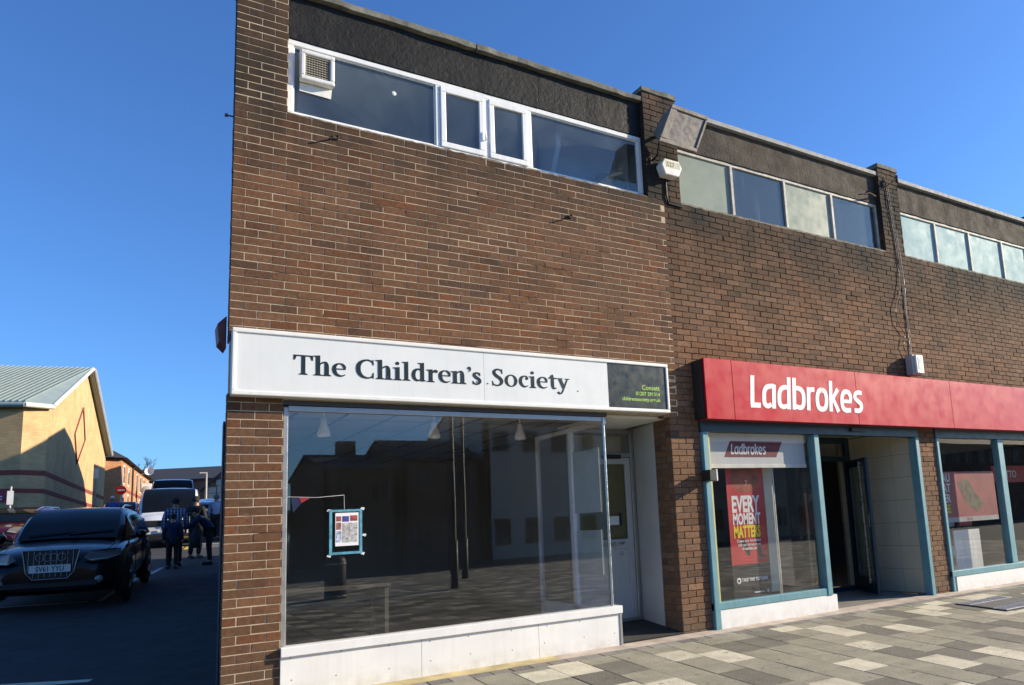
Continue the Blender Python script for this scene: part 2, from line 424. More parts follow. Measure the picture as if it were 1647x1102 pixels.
# ------------------------------------------------------------------ lettering
def cat_rom(pts, k=6):
    out = []
    n = len(pts)
    for i in range(n-1):
        p0 = pts[max(i-1, 0)]; p1 = pts[i]; p2 = pts[i+1]; p3 = pts[min(i+2, n-1)]
        for q in range(k):
            t = q/k
            out.append(tuple(.5*((2*p1[j]) + (-p0[j]+p2[j])*t + (2*p0[j]-5*p1[j]+4*p2[j]-p3[j])*t*t + (-p0[j]+3*p1[j]-3*p2[j]+p3[j])*t**3) for j in range(len(p1))))
    out.append(tuple(pts[-1]))
    return out
class Glyphs:
    """flat letter pieces in the plane of a sign; pieces sit 0.1 mm proud of one another"""
    def __init__(s):
        s.mb = MB(); s.k = 0
    def start(s, x, z, size, y, shear=0, sx=1):
        s.x, s.z, s.size, s.y, s.shear, s.sx = x, z, size, y, shear, sx
    def P(s, a, b, d):
        return (s.x + (a*s.sx + b*s.shear)*s.size, s.y - d, s.z + b*s.size)
    def poly(s, pts):
        s.k += 1
        d = .002 + .0001*(s.k % 24)
        n = len(pts)
        ar = sum(pts[i][0]*pts[(i+1) % n][1] - pts[(i+1) % n][0]*pts[i][1] for i in range(n))
        if ar < 0: pts = list(reversed(pts))
        fr = [s.P(a, b, d) for a, b in pts]; bk = [s.P(a, b, -.003) for a, b in pts]
        s.mb.add(fr + bk, [tuple(range(n))] + [(i, n+i, n+(i+1) % n, (i+1) % n) for i in range(n)])
    def strip(s, L, Rr):
        s.k += 1
        d = .002 + .0001*(s.k % 24)
        n = len(L)
        v = [s.P(a, b, d) for a, b in L] + [s.P(a, b, d) for a, b in Rr]
        v += [s.P(a, b, -.003) for a, b in L] + [s.P(a, b, -.003) for a, b in Rr]
        f = []
        for i in range(n-1):
            f.append((i, n+i, n+i+1, i+1)); f.append((i+1, 2*n+i+1, 2*n+i, i)); f.append((n+i, 3*n+i, 3*n+i+1, n+i+1))
        f.append((0, 2*n, 3*n, n)); f.append((n-1, 2*n-1, 4*n-1, 3*n-1))
        s.mb.add(v, f)
    def stroke(s, pts, smooth=True):
        """pts: (x, y, width)"""
        q = cat_rom(pts, 7) if smooth else pts
        L = []; Rr = []
        for i, p in enumerate(q):
            a = q[max(i-1, 0)]; b = q[min(i+1, len(q)-1)]
            dx, dy = b[0]-a[0], b[1]-a[1]; l = math.hypot(dx, dy) or 1
            nx, ny = -dy/l, dx/l
            L.append((p[0]+nx*p[2]/2, p[1]+ny*p[2]/2)); Rr.append((p[0]-nx*p[2]/2, p[1]-ny*p[2]/2))
        s.strip(Rr, L)
    def disc(s, x, y, r, n=14):
        s.poly([(x+r*math.cos(2*math.pi*i/n), y+r*math.sin(2*math.pi*i/n)) for i in range(n)])
    # ---- bold serif
    def foot(s, c, wd=.185, z=0):
        s.poly([(c-wd/2-.10, z), (c+wd/2+.10, z), (c+wd/2+.10, z+.03), (c+wd/2, z+.085), (c-wd/2, z+.085), (c-wd/2-.10, z+.03)])
    def stem(s, c, top, wd=.185, flag=True, foot=True, bot=0):
        s.poly([(c-wd/2, bot), (c+wd/2, bot), (c+wd/2, top), (c-wd/2, top-.035)])
        if flag: s.poly([(c-wd/2-.12, top-.055), (c-wd/2-.12, top-.03), (c+wd/2, top+.005), (c+wd/2, top-.10), (c-wd/2, top-.10)])
        if foot: s.foot(c, wd)
    def arch(s, x0, x1, h):
        s.stroke([(x0, h-.17, .05), (x0+.10, h-.075, .075), (x0+.22, h-.045, .10), (x1-.02, h-.11, .15), (x1, h-.27, .185), (x1, 0.02, .185)])
        s.foot(x1)
    def serif(s, ch):
        if ch == 'T':
            s.poly([(.32, .0), (.49, .0), (.49, .96), (.32, .96)]); s.poly([(0, .93), (.81, .93), (.81, 1.0), (0, 1.0)])
            s.poly([(0, .95), (0, .74), (.06, .74), (.13, .95)]); s.poly([(.81, .95), (.81, .74), (.75, .74), (.68, .95)]); s.foot(.405, .17); return .86
        if ch == 'h':
            s.stem(.19, 1.04); s.arch(.27, .56, .74); return .80
        if ch == 'n':
            s.stem(.19, .71); s.arch(.27, .56, .74); return .80
        if ch == 'e':
            s.stroke([(.575, .385, .05), (.56, .52, .125), (.47, .645, .10), (.35, .68, .06), (.21, .63, .11), (.125, .50, .16), (.12, .32, .175), (.19, .14, .15), (.34, .05, .10), (.48, .055, .07), (.60, .125, .035)])
            s.poly([(.15, .375), (.61, .375), (.61, .43), (.15, .43)]); return .67
        if ch == 'o':
            o = [(.35+.34*math.cos(t), .355+.365*math.sin(t)) for t in [2*math.pi*i/40 for i in range(41)]]
            i_ = [(.35+.175*math.cos(t), .355+.30*math.sin(t)) for t in [2*math.pi*i/40 for i in range(41)]]
            s.strip(o, i_); return .74
        if ch == 'C':
            s.stroke([(.78, .78, .045), (.72, .90, .06), (.60, .965, .075), (.47, .965, .085), (.28, .88, .14), (.155, .70, .185), (.13, .48, .195), (.17, .27, .185), (.30, .10, .14), (.48, .03, .09), (.62, .035, .075), (.74, .12, .06), (.79, .24, .045)])
            s.poly([(.745, 1.0), (.79, 1.0), (.815, .72), (.765, .72)]); s.poly([(.76, .30), (.815, .30), (.80, .0), (.74, .04)]); return .92
        if ch == 'S':
            s.stroke([(.56, .74, .05), (.53, .88, .07), (.42, .96, .085), (.28, .955, .11), (.165, .86, .155), (.165, .72, .175), (.28, .58, .19), (.43, .47, .195), (.53, .33, .185), (.51, .16, .155), (.38, .045, .10), (.24, .03, .085), (.11, .10, .06), (.065, .25, .045)])
            s.poly([(.535, 1.0), (.58, 1.0), (.60, .72), (.555, .72)]); s.poly([(.04, .28), (.085, .28), (.11, .03), (.055, -.01)]); return .70
        if ch == 's':
            s.stroke([(.42, .55, .05), (.38, .645, .075), (.27, .68, .09), (.165, .635, .13), (.15, .53, .145), (.24, .42, .155), (.37, .33, .155), (.43, .21, .145), (.37, .085, .12), (.25, .035, .085), (.12, .08, .06), (.075, .19, .04)])
            s.poly([(.40, .70), (.44, .70), (.455, .52), (.415, .52)]); s.poly([(.045, .21), (.09, .21), (.10, .03), (.055, .0)]); return .54
        if ch == 'i':
            s.stem(.20, .71); s.disc(.19, .91, .095); return .42
        if ch == 'l':
            s.stem(.20, 1.04); return .42
        if ch == 'd':
            s.stem(.545, 1.04, foot=False); s.poly([(.47, 0), (.60, .0), (.73, .035), (.73, .06), (.60, .10), (.47, .10)])
            s.stroke([(.50, .58, .05), (.43, .655, .08), (.32, .665, .10), (.19, .57, .155), (.135, .38, .175), (.16, .19, .165), (.26, .065, .12), (.37, .055, .09), (.50, .13, .05)]); return .78
        if ch == 'r':
            s.stem(.19, .71); s.stroke([(.26, .50, .06), (.34, .61, .09), (.44, .655, .14)]); s.disc(.455, .61, .085); return .56
        if ch == 'c':
            s.stroke([(.50, .56, .10), (.45, .655, .09), (.34, .68, .07), (.20, .60, .14), (.125, .42, .17), (.145, .24, .17), (.25, .09, .135), (.38, .05, .09), (.54, .13, .035)]); s.disc(.475, .545, .085); return .60
        if ch == 't':
            s.stroke([(.245, .86, .10), (.245, .60, .165), (.245, .22, .165), (.29, .075, .13), (.38, .05, .08), (.47, .09, .03)]); s.poly([(.03, .63), (.47, .63), (.47, .70), (.03, .70)]); s.poly([(.03, .63), (.17, .68), (.28, .90), (.18, .86)]); return .50
        if ch == 'y':
            s.stroke([(.17, .68, .18), (.395, .10, .175)], False); s.stroke([(.62, .68, .07), (.36, .0, .08), (.26, -.20, .08), (.15, -.255, .09), (.09, -.20, .10)])
            s.poly([(.0, .65), (.34, .65), (.34, .69), (.0, .69)]); s.poly([(.48, .65), (.74, .65), (.74, .69), (.48, .69)]); s.disc(.085, -.19, .065); return .76
        if ch == "'":
            s.disc(.13, .93, .085); s.stroke([(.19, .93, .06), (.18, .80, .055), (.08, .70, .02)]); return .26
        return .30
    # ---- bold condensed sans, one weight
    def sans(s, ch):
        t = .165
        if ch == 'L':
            s.stroke([(.09, 1.0, t), (.09, .08, t)], False); s.stroke([(.02, .08, t), (.44, .08, t*.95)], False); return .50
        if ch == 'a':
            s.stroke([(.52, .72, t*.8), (.36, .70, t*.9), (.20, .66, t), (.10, .52, t), (.085, .30, t), (.12, .13, t), (.25, .07, t*.9), (.40, .13, t*.85)]); s.stroke([(.51, .76, t), (.51, .0, t)], False); return .66
        if ch == 'd':
            s.stroke([(.50, .69, t*.75), (.34, .70, t*.9), (.19, .65, t), (.10, .52, t), (.085, .30, t), (.12, .14, t), (.25, .07, t*.9), (.42, .10, t*.85), (.50, .08, t*.8)]); s.stroke([(.51, 1.03, t), (.51, .0, t)], False); return .665
        if ch == 'b':
            s.stroke([(.10, .69, t*.75), (.26, .70, t*.9), (.41, .65, t), (.505, .52, t), (.52, .30, t), (.48, .14, t), (.36, .07, t*.9), (.18, .10, t*.85), (.10, .08, t*.8)]); s.stroke([(.09, 1.03, t), (.09, .0, t)], False); return .66
        if ch == 'r':
            s.stroke([(.09, .76, t), (.09, .0, t)], False); s.stroke([(.10, .56, t*.7), (.20, .68, t*.85), (.37, .69, t*.95)]); return .42
        if ch == 'o':
            s.stroke([(.30, .70, t), (.16, .65, t), (.09, .50, t), (.085, .28, t), (.15, .11, t), (.30, .06, t), (.45, .11, t), (.515, .28, t), (.51, .50, t), (.44, .65, t), (.30, .70, t)]); return .645
        if ch == 'k':
            s.stroke([(.09, 1.03, t), (.09, .0, t)], False); s.stroke([(.13, .36, t*.8), (.44, .77, t*.95)], False); s.stroke([(.19, .46, t*.8), (.46, .0, t)], False); return .56
        if ch == 'e':
            s.stroke([(.50, .36, t*.7), (.52, .52, t), (.44, .66, t), (.30, .70, t), (.16, .65, t), (.09, .50, t), (.085, .28, t), (.15, .12, t), (.30, .065, t), (.52, .08, t*.9)]); s.poly([(.13, .31), (.56, .31), (.56, .43), (.13, .43)]); return .64
        if ch == 's':
            s.stroke([(.46, .69, t*.9), (.26, .70, t*.9), (.12, .63, t*.95), (.12, .50, t), (.26, .40, t), (.40, .31, t), (.42, .17, t), (.30, .075, t*.95), (.06, .08, t*.9)]); return .54
        return .3
    def word(s, txt, x, z, size, y, kind='serif', shear=0, sx=1, track=0, mat=None, parent=None):
        for ch in txt:
            s.start(x, z, size, y, shear, sx)
            if ch == ' ': x += .30*size*sx; continue
            s.mb = MB()
            x += (getattr(s, kind)(ch)*sx + track)*size
            s.mb.build('letter', mat, parent)
        return x
def text_mesh(txt, size, place, mat_, parent=None, name='lettering', sx=1, bold=0, shear=0, align='LEFT', extr=.0015):
    """place: function (a, b, d) -> world point; a along the line, b up, d proud"""
    cu = bpy.data.curves.new('txt', 'FONT')
    cu.body = txt; cu.size = size; cu.align_x = align; cu.offset = bold; cu.shear = shear; cu.extrude = extr; cu.resolution_u = 3
    to = bpy.data.objects.new('txt', cu); COL.objects.link(to)
    bpy.context.view_layer.update()
    dg = bpy.context.evaluated_depsgraph_get()
    me = bpy.data.meshes.new_from_object(to.evaluated_get(dg))
    bpy.data.objects.remove(to)
    for v in me.vertices:
        a, b, d = v.co
        v.co = place(a*sx, b, d)
    me.materials.clear(); me.materials.append(mat_)
    me.update()
    o = bpy.data.objects.new(name, me); COL.objects.link(o)
    if parent is not None: attach(o, parent)
    return o
def wall_place(x, y, z):
    return lambda a, b, d: Vector((x+a, y-d, z+b))

# ------------------------------------------------------------------ ground
def gz(y):
    return -0.13 + GS * min(max(y, -5.0), 60.0)
SIDE = 0.125                                           # the flank wall leans away: x = SIDE * y
mb = MB()
def gq(xa0, xa1, xb0, xb1, y0, y1):
    mb.add([(xa0, y0, gz(y0)), (xa1, y0, gz(y0)), (xb1, y1, gz(y1)), (xb0, y1, gz(y1))], [(0, 1, 2, 3)])
gq(-300, 300, -300, 300, -300, -5); gq(-300, 300, -300, 300, -5, 0)
gq(-300, 0, -300, SIDE*11.8, 0, 11.8); gq(18.7, 300, 18.7, 300, 0, 11.8)
gq(-300, 300, -300, 300, 11.8, 60); gq(-300, 300, -300, 300, 60, 600)
tag(mb.build('street', ASPH), kind='structure')

SL = math.sqrt(1+GS*GS)
pave = MB()
for (y0, y1) in ((0.06, -5.0), (-5.0, -21.5)):
    pave.add([(-7, y1, gz(y1)+.004), (30.2, y1, gz(y1)+.004), (30.2, y0, gz(y0)+.004), (-7, y0, gz(y0)+.004)], [(0, 1, 2, 3)])
pave = tag(pave.build('pavement', JOINT), kind='structure')
SLABS = []
rs = R_(11)
LASTC = [9]
def slab_col():
    k = rs.uniform(.9, 1.1)
    while True:
        t = rs.random(); kind = 0 if t < .27 else 1 if t < .50 else 2
        if kind == 2 or kind != LASTC[0]: break
    LASTC[0] = kind
    if t < .27: c = (.62, .56, .41)
    elif t < .50: c = (.17, .152, .114)
    else: c = (.315, .285, .205)
    return tuple(a*k for a in c)
x = -6.8
while x < 30:
    y = -.345 - rs.choice((0, .12, .24))
    if y < -.35: SLABS.append((x, x+.365, -.345, y, slab_col()))
    while y > -21:
        l = rs.choice((.365, .485, .485, .485, .60))
        SLABS.append((x, x+.365, y, max(y-l, -21.4), slab_col()))
        y -= l
    x += .3685
def slab_piece(m_, x0, x1, y0, y1, col, rnd):
    k = GS if y1 >= -5 else 0
    dz = rnd.uniform(-.0015, .0015)
    m_.brick((0, y0, gz(y0)+.013+dz), (1, 0, 0), (0, 0, -1), (0, -1, -k), x0+.0025, x1-.0025, .0025, (y0-y1)-.0025, .010, rnd, .0025, col, .0008)
def px_area(c, sx, sy):
    p = to_px(c)
    if p is None or not (-40 < p[0] < IW+40 and -40 < p[1] < IH+40): return 0
    return sx*sy/p[2]**2
SLABS.sort(key=lambda s_: -px_area(((s_[0]+s_[1])/2, (s_[2]+s_[3])/2, gz((s_[2]+s_[3])/2)), .365, s_[2]-s_[3]))
rest = MB()
for i, s_ in enumerate(SLABS):
    if i < 290:
        b = MB(); slab_piece(b, *s_, rs); b.build('paving_slab', PAVE, pave)
    else:
        slab_piece(rest, *s_, rs)
tag(rest.build('paving_slabs_beyond', PAVE, pave), kind='stuff')
# soldier course of setts and the threshold strip along the shop fronts
x = -1.2
while x < 18.6:
    k = rs.uniform(.85, 1.15); c = rs.choice(((.20,.18,.155), (.30,.275,.235), (.25,.23,.195)))
    b = MB(); slab_piece(b, x, x+.2, -.195, -.343, tuple(a*k for a in c), rs); b.build('sett', PAVE, pave)
    x += .203
for (x0, x1, mt) in ((-.05, 1.45, YCONC), (1.452, 3.05, YCONC), (3.052, 4.78, CONC), (4.782, 7.4, CONC), (7.402, 9.44, CONC), (9.442, 13.9, CONC), (13.902, 18.6, CONC)):
    b = MB()
    b.add([(x0, -.192, gz(-.19)+.006), (x1, -.192, gz(-.19)+.006), (x1, -.192, gz(-.19)+.014), (x0, -.192, gz(-.19)+.014),
           (x0, .06, gz(.06)+.006), (x1, .06, gz(.06)+.006), (x1, .06, gz(.06)+.020), (x0, .06, gz(.06)+.020)],
          [(0,1,2,3), (3,2,6,7), (1,5,6,2), (4,0,3,7), (5,4,7,6)])
    b.build('threshold_strip', mt, pave)

# access cover with tread-plate edges let into the paving
cov = thing('access_cover', 'recessed access cover with bright chequered steel edges in the paving', 'manhole cover', (9.4, -1.05, gz(-1.05)))
b = MB(); b.box(-.47, .62, -.36, .36, 0, .015)
def ground_fit(mb_, ox, oy):
    mb_.v = [(ox+a, oy+b_, gz(oy+b_)+.012+c) for a, b_, c in mb_.v]; return mb_
TREAD = M('tread_plate', (.62,.60,.56), .5, .2, 30, 60, .1, metal=.1)
ground_fit(b, 9.4, -1.05).build('frame', BLACKM, cov)
b = MB(); b.box(-.45, .60, -.34, -.16, .015, .020); ground_fit(b, 9.4, -1.05).build('tread_plate', TREAD, cov)
b = MB(); b.box(-.45, .60, .16, .34, .015, .020); ground_fit(b, 9.4, -1.05).build('tread_plate', TREAD, cov)
b = MB()
for i in range(22):
    for (ya, yb) in ((-.33, -.17), (.17, .33)):
        xx = -.44+i*.046
        b.add([(xx, ya, .021), (xx+.012, ya, .021), (xx+.032, yb, .021), (xx+.020, yb, .021), (xx+.004, ya, .0245), (xx+.024, yb, .0245)], [(0,1,2,3), (0,4,5,3), (4,1,2,5)])
tag(ground_fit(b, 9.4, -1.05).build('tread_ribs', TREAD, cov), kind='stuff')
b = MB(); b.box(-.45, .60, -.155, .155, .015, .019); ground_fit(b, 9.4, -1.05).build('infill_panel', M('cover_infill', (.12,.115,.11), .8), cov)

# ------------------------------------------------------------------ the brick terrace
def bz(r): return .10 + .075*r
b1 = thing('brick_shop_building', 'two-storey brown brick shop with pale pointing and long white upper window', 'building', (0, 0, -.13))
b2 = thing('brick_shop_terrace', 'brown brick terrace with dark joints above the red betting shop sign', 'building', (4.8, 0, -.13))
def col1(rnd):
    k = rnd.gauss(1, .085); t = rnd.random()
    c = (.142, .074, .041)
    if t < .06: c = (.098, .054, .034)
    elif t < .14: c = (.158, .084, .046)
    elif t < .22: c = (.152, .066, .032)
    return tuple(max(.02, a*k) for a in c)
def col2(rnd):
    k = rnd.gauss(1, .09); t = rnd.random()
    c = (.182, .102, .058)
    if t < .08: c = (.128, .076, .048)
    elif t < .18: c = (.215, .126, .076)
    return tuple(max(.02, a*k) for a in c)
B1, B2 = [], []
def course(lst, x0, x1, r, first):
    """bricks from x0 to x1 in row r; first = length of the first brick"""
    x = x0; l = first
    while x < x1 - .03:
        e = min(x+l-.0075, x1)
        if e-x > .03: lst.append((x, e, bz(r)-.0338, bz(r)+.0338, r))
        x += l; l = .225
for r in range(-4, 87):
    ev = (r % 2 == 0)
    if r <= 31 or r >= 68: course(B1, 0, .45, r, .1125 if ev else .225)
    elif r >= 38: course(B1, 0, (4.8375 if ev else 4.95)+.0, r, .1125 if ev else .225)
    if r <= 38:
        x0 = 4.76 if r <= 30 else 4.66
        course(B2, x0, 5.2 if r < 32 else 5.195, r, .1125 if ev else .225)
        if r <= 31:
            course(B2, 9.5, 9.95, r, .1125 if ev else .225); course(B2, 14.1, 14.56, r, .1125 if ev else .225)
    if 39 <= r <= 67: course(B2, 4.8375 if ev else 4.95, 18.65, r, .225)
    if r >= 68:
        for xa, xb in ((4.65, 5.17), (9.28, 9.76), (13.91, 14.39), (18.54, 18.7)):
            course(B2, xa, xb, r, .1125 if ev else .225)
def lay(lst, root, mat_, colf, ch, seed):
    rnd = R_(seed)
    def key(q):
        return -px_area(((q[0]+q[1])/2, 0, (q[2]+q[3])/2), q[1]-q[0], .065)
    lst.sort(key=key)
    rest = MB()
    for i, q in enumerate(lst):
        tgt = MB() if i < 290 else rest
        back = rnd.choice((0, 0, -.0006, -.0012, -.002)) if root is b1 else rnd.choice((0, 0, 0, .0008, .0015, .003))      # uneven faces
        tgt.brick((0, back, 0), (1, 0, 0), (0, 1, 0), (0, 0, 1), q[0]+rnd.uniform(-.0015, .0015), q[1]+rnd.uniform(-.0015, .0015), q[2], q[3], .10, rnd, ch*rnd.choice((.8, 1, 1, 1.3)), colf(rnd), .0009 if root is b1 else .0018)
        if i < 290: tgt.build('brick', mat_, root)
    return rest, rnd
rest1, rnd1 = lay(B1, b1, BRICK1, col1, .0022, 3)
tag(rest1.build('upper_bricks', BRICK1, b1), kind='stuff')
rest2, rnd2 = lay(B2, b2, BRICK2, col2, .0035, 4)
for r in range(-4, 31):                               # the brick cheek of the doorway, facing left
    ev = r % 2 == 0
    for (a0, a1) in (((.105, .215), (.225, .34)) if ev else ((.105, .34),)):
        rest2.brick((4.76, 0, 0), (0, 1, 0), (1, 0, 0), (0, 0, 1), a0, a1, bz(r)-.0325, bz(r)+.0325, .09, rnd2, .0035, col2(rnd2))
tag(rest2.build('upper_bricks', BRICK2, b2), kind='stuff')
# mortar bodies the bricks are bedded in
def wallbox(root, mat_, x0, x1, y0, y1, z0, z1, name='wall'):
    MB().box(x0, x1, y0, y1, z0, z1).build(name, mat_, root)
mb = MB(); mb.prism([(.003, .0026, -.35), (.447, .0026, -.35), (.447, .28, -.35), (.003+.28*SIDE, .28, -.35)], (0, 0, 6.94)); mb.build('wall', MORT1, b1)
wallbox(b1, MORT1, .447, 4.89, .0026, .28, 2.42, 5.160)
wallbox(b2, MORT2, 4.89, 18.64, .009, .28, 2.42, 5.160)
wallbox(b2, MORT2, 4.763, 5.197, .009, .34, -.35, 2.419)
wallbox(b2, MORT2, 9.503, 9.947, .009, .28, -.35, 2.419)
wallbox(b2, MORT2, 14.103, 14.557, .009, .28, -.35, 2.419)
for xa, xb in ((4.653, 5.167), (9.283, 9.757), (13.913, 14.387), (18.543, 18.697)):
    wallbox(b2, MORT2, xa, xb, .009, .40, 5.160, 6.585)
# flank, rear and roof
def flank_mat():
    mt, n, out = new_mat('flank_brick')
    g = node(n, 'ShaderNodeNewGeometry').outputs['Position']
    sp = node(n, 'ShaderNodeSeparateXYZ'); n.links.new(g, sp.inputs[0])
    cb_ = node(n, 'ShaderNodeCombineXYZ'); n.links.new(math_(n, 'ADD', sp.outputs[0], sp.outputs[1]), cb_.inputs[0]); n.links.new(sp.outputs[2], cb_.inputs[1])
    bt = node(n, 'ShaderNodeTexBrick')
    for k_, v_ in (('Color1', (.13,.072,.045,1)), ('Color2', (.17,.10,.062,1)), ('Mortar', (.26,.21,.155,1)), ('Scale', 1.0), ('Mortar Size', .006), ('Brick Width', .225), ('Row Height', .075)):
        bt.inputs[k_].default_value = v_
    n.links.new(cb_.outputs[0], bt.inputs['Vector'])
    c = mixc(n, 1.0, bt.outputs['Color'], mixc(n, ramp(n, noise(n, g, 1.3, 5), .3, .7), (.7,.7,.7), (1.15,1.15,1.15)), 'MULTIPLY')
    finish(n, out, c, .9, 0, bt.outputs['Fac'], -.3, .006, .2)
    return mt
FLANK = flank_mat()
mb = MB(); mb.prism([(.04, .28, -.3), (.04+SIDE*11.5, 11.8, -.3), (.30+SIDE*11.5, 11.8, -.3), (.30, .28, -.3)], (0, 0, 6.85)); mb.build('flank_wall', FLANK, b1)
mb = MB(); mb.box(1.80, 4.79, 11.5, 11.8, -.3, 6.5); mb.build('rear_wall', FLANK, b1)
mb = MB(); mb.box(4.80, 18.6, 11.5, 11.8, -.3, 6.5); mb.build('rear_wall', FLANK, b2)
mb = MB(); mb.box(18.4, 18.6, .29, 11.49, -.3, 6.4); mb.build('flank_wall', FLANK, b2)
ROOF = M('roof_felt', (.06,.06,.06), .95)
mb = MB(); mb.prism([(.05, .28, 6.40), (4.79, .28, 6.40), (4.79, 11.7, 6.40), (.05+SIDE*11.4, 11.7, 6.40)], (0, 0, .06)); mb.build('flat_roof', ROOF, b1)
mb = MB(); mb.box(4.80, 18.6, .28, 11.7, 6.40, 6.46); mb.build('flat_roof', ROOF, b2)
# fascias, copings, pier caps
def rough_bar(root, name, mat_, x0, x1, y0, y1, z0, z1, step=.18, j=.006, seed=1):
    """a weathered bar: front edge and top broken into slightly uneven lengths"""
    rnd = R_(seed); n = max(2, int((x1-x0)/step)); rings = []
    for i in range(n+1):
        xx = x0+(x1-x0)*i/n; a, b_, c, d = (rnd.uniform(-j, j) for _ in range(4))
        rings.append([(xx, y0+a, z0+b_), (xx, y0+a, z1+c), (xx, y1, z1+d), (xx, y1, z0)])
    m_ = MB(); m_.loft(rings, True, True, 0, False)
    return m_.build(name, mat_, root, bevel=.004)
rough_bar(b1, 'fascia_panel', BLACKR, .451, 3.195, .075, .28, 5.992, 6.455, .15, .003, 1)
rough_bar(b1, 'fascia_panel', BLACKR, 3.203, 4.648, .077, .28, 5.994, 6.455, .15, .003, 2)
rough_bar(b1, 'coping', COPE, -.03, 2.40, .012, .42, 6.457, 6.525, .12, .006, 3)
rough_bar(b1, 'coping', COPE, 2.41, 4.645, .014, .42, 6.457, 6.525, .12, .006, 4)
for i, (xa, xb, xm) in enumerate(((5.172, 9.277, 7.2), (9.763, 13.906, 11.9), (14.393, 18.536, 16.4))):
    rough_bar(b2, 'fascia_panel', BROWNR, xa, xm-.003, .075, .28, 5.985, 6.452, .15, .004, 10+i)
    rough_bar(b2, 'fascia_panel', BROWNR, xm+.003, xb, .077, .28, 5.985, 6.452, .15, .004, 20+i)
    rough_bar(b2, 'roof_trim', COPEW, xa, xb, .015, .42, 6.454, 6.520, .5, .002, 30+i)
for i, (xa, xb) in enumerate(((4.65, 5.17), (9.28, 9.76), (13.91, 14.39))):
    rough_bar(b2, 'pier_cap', COPE, xa-.012, xb+.012, -.018, .42, 6.590, 6.660, .13, .006, 40+i)
rough_bar(b1, 'pier_cap', COPE, -.02, .46, -.018, .42, 6.590, 6.66, .12, .006, 50)
# sills of crumbling mortar
rough_bar(b1, 'sill_bed', M('crumbling_mortar', (.24,.20,.15), .95, .5, 14, 90, .9), .45, 4.65, .004, .16, 5.1605, 5.178, .05, .006, 61)
for i, (xa, xb) in enumerate(((5.17, 9.28), (9.76, 13.91), (14.39, 18.54))):
    rough_bar(b2, 'sill_bed', M('old_sill', (.20,.165,.12), .95, .4, 14, 90, .9), xa, xb, .002, .16, 5.1605, 5.190, .07, .005, 62+i)

# ---- windows
def rect_frame(m_, x0, x1, z0, z1, t, y0, y1):
    m_.box(x0, x1, y0, y1, z0, z0+t); m_.box(x0, x1, y0, y1, z1-t, z1)
    m_.box(x0, x0+t, y0, y1, z0+t, z1-t); m_.box(x1-t, x1, y0, y1, z0+t, z1-t)
    return m_
def pane(root, mat_, x0, x1, z0, z1, y, name='pane'):
    m_ = MB(); m_.box(x0, x1, y, y+.006, z0, z1); return m_.build(name, mat_, root)
mb = MB(); rect_frame(mb, .455, 4.645, 5.180, 5.990, .055, .085, .15)
mb.box(1.94, 1.99, .087, .15, 5.235, 5.935); mb.box(2.50, 2.555, .087, .15, 5.235, 5.935); mb.box(3.03, 3.085, .087, .15, 5.235, 5.935)
win1 = mb.build('upper_window', UPVC, b1, bevel=.006, seg=2)
for (xa, xb, mt) in ((.51, 1.94, GLASSU), (3.085, 4.59, GLASSU)):
    pane(win1, mt, xa, xb, 5.235, 5.935, .112)
    mb = MB(); rect_frame(mb, xa+.0005, xb-.0005, 5.2355, 5.9345, .014, .100, .111); mb.build('glazing_bead', UPVC, win1, bevel=.003)
for (xa, xb) in ((1.992, 2.498), (2.557, 3.028)):
    mb = MB(); rect_frame(mb, xa, xb, 5.237, 5.933, .062, .072, .108); c_ = mb.build('casement', UPVC, win1, bevel=.008, seg=2)
    pane(win1, GLASSU, xa+.06, xb-.06, 5.297, 5.873, .094)
mb = MB(); mb.tube([(2.50, .070, 5.42), (2.50, .052, 5.42), (2.50, .052, 5.52)], .009, 6); mb.build('handle', UPVC, win1)
def old_window(root, xa, xb, mull, mats, nm):
    mb = MB(); rect_frame(mb, xa, xb, 5.192, 5.983, .042, .09, .14)
    for xm in mull: mb.box(xm-.024, xm+.024, .082, .14, 5.234, 5.941)
    wn = mb.build(nm, OLDFR, root, bevel=.004)
    ed = [xa+.042] + [q for xm in mull for q in (xm-.024, xm+.024)] + [xb-.042]
    for i in range(0, len(ed), 2):
        pane(wn, mats[i//2], ed[i], ed[i+1], 5.234, 5.941, .112)
    return wn
old_window(b2, 5.175, 9.275, (6.165, 7.195, 8.20), (WASH1, GLASSD, WASH1, GLASSD), 'upper_window')
old_window(b2, 9.765, 13.905, (10.80, 11.80, 12.85), (WASH2, WASH2, WASH2, WASH2), 'upper_window')
old_window(b2, 14.395, 18.535, (15.43, 16.46, 17.5), (WASH2, WASH2, WASH2, WASH2), 'upper_window')
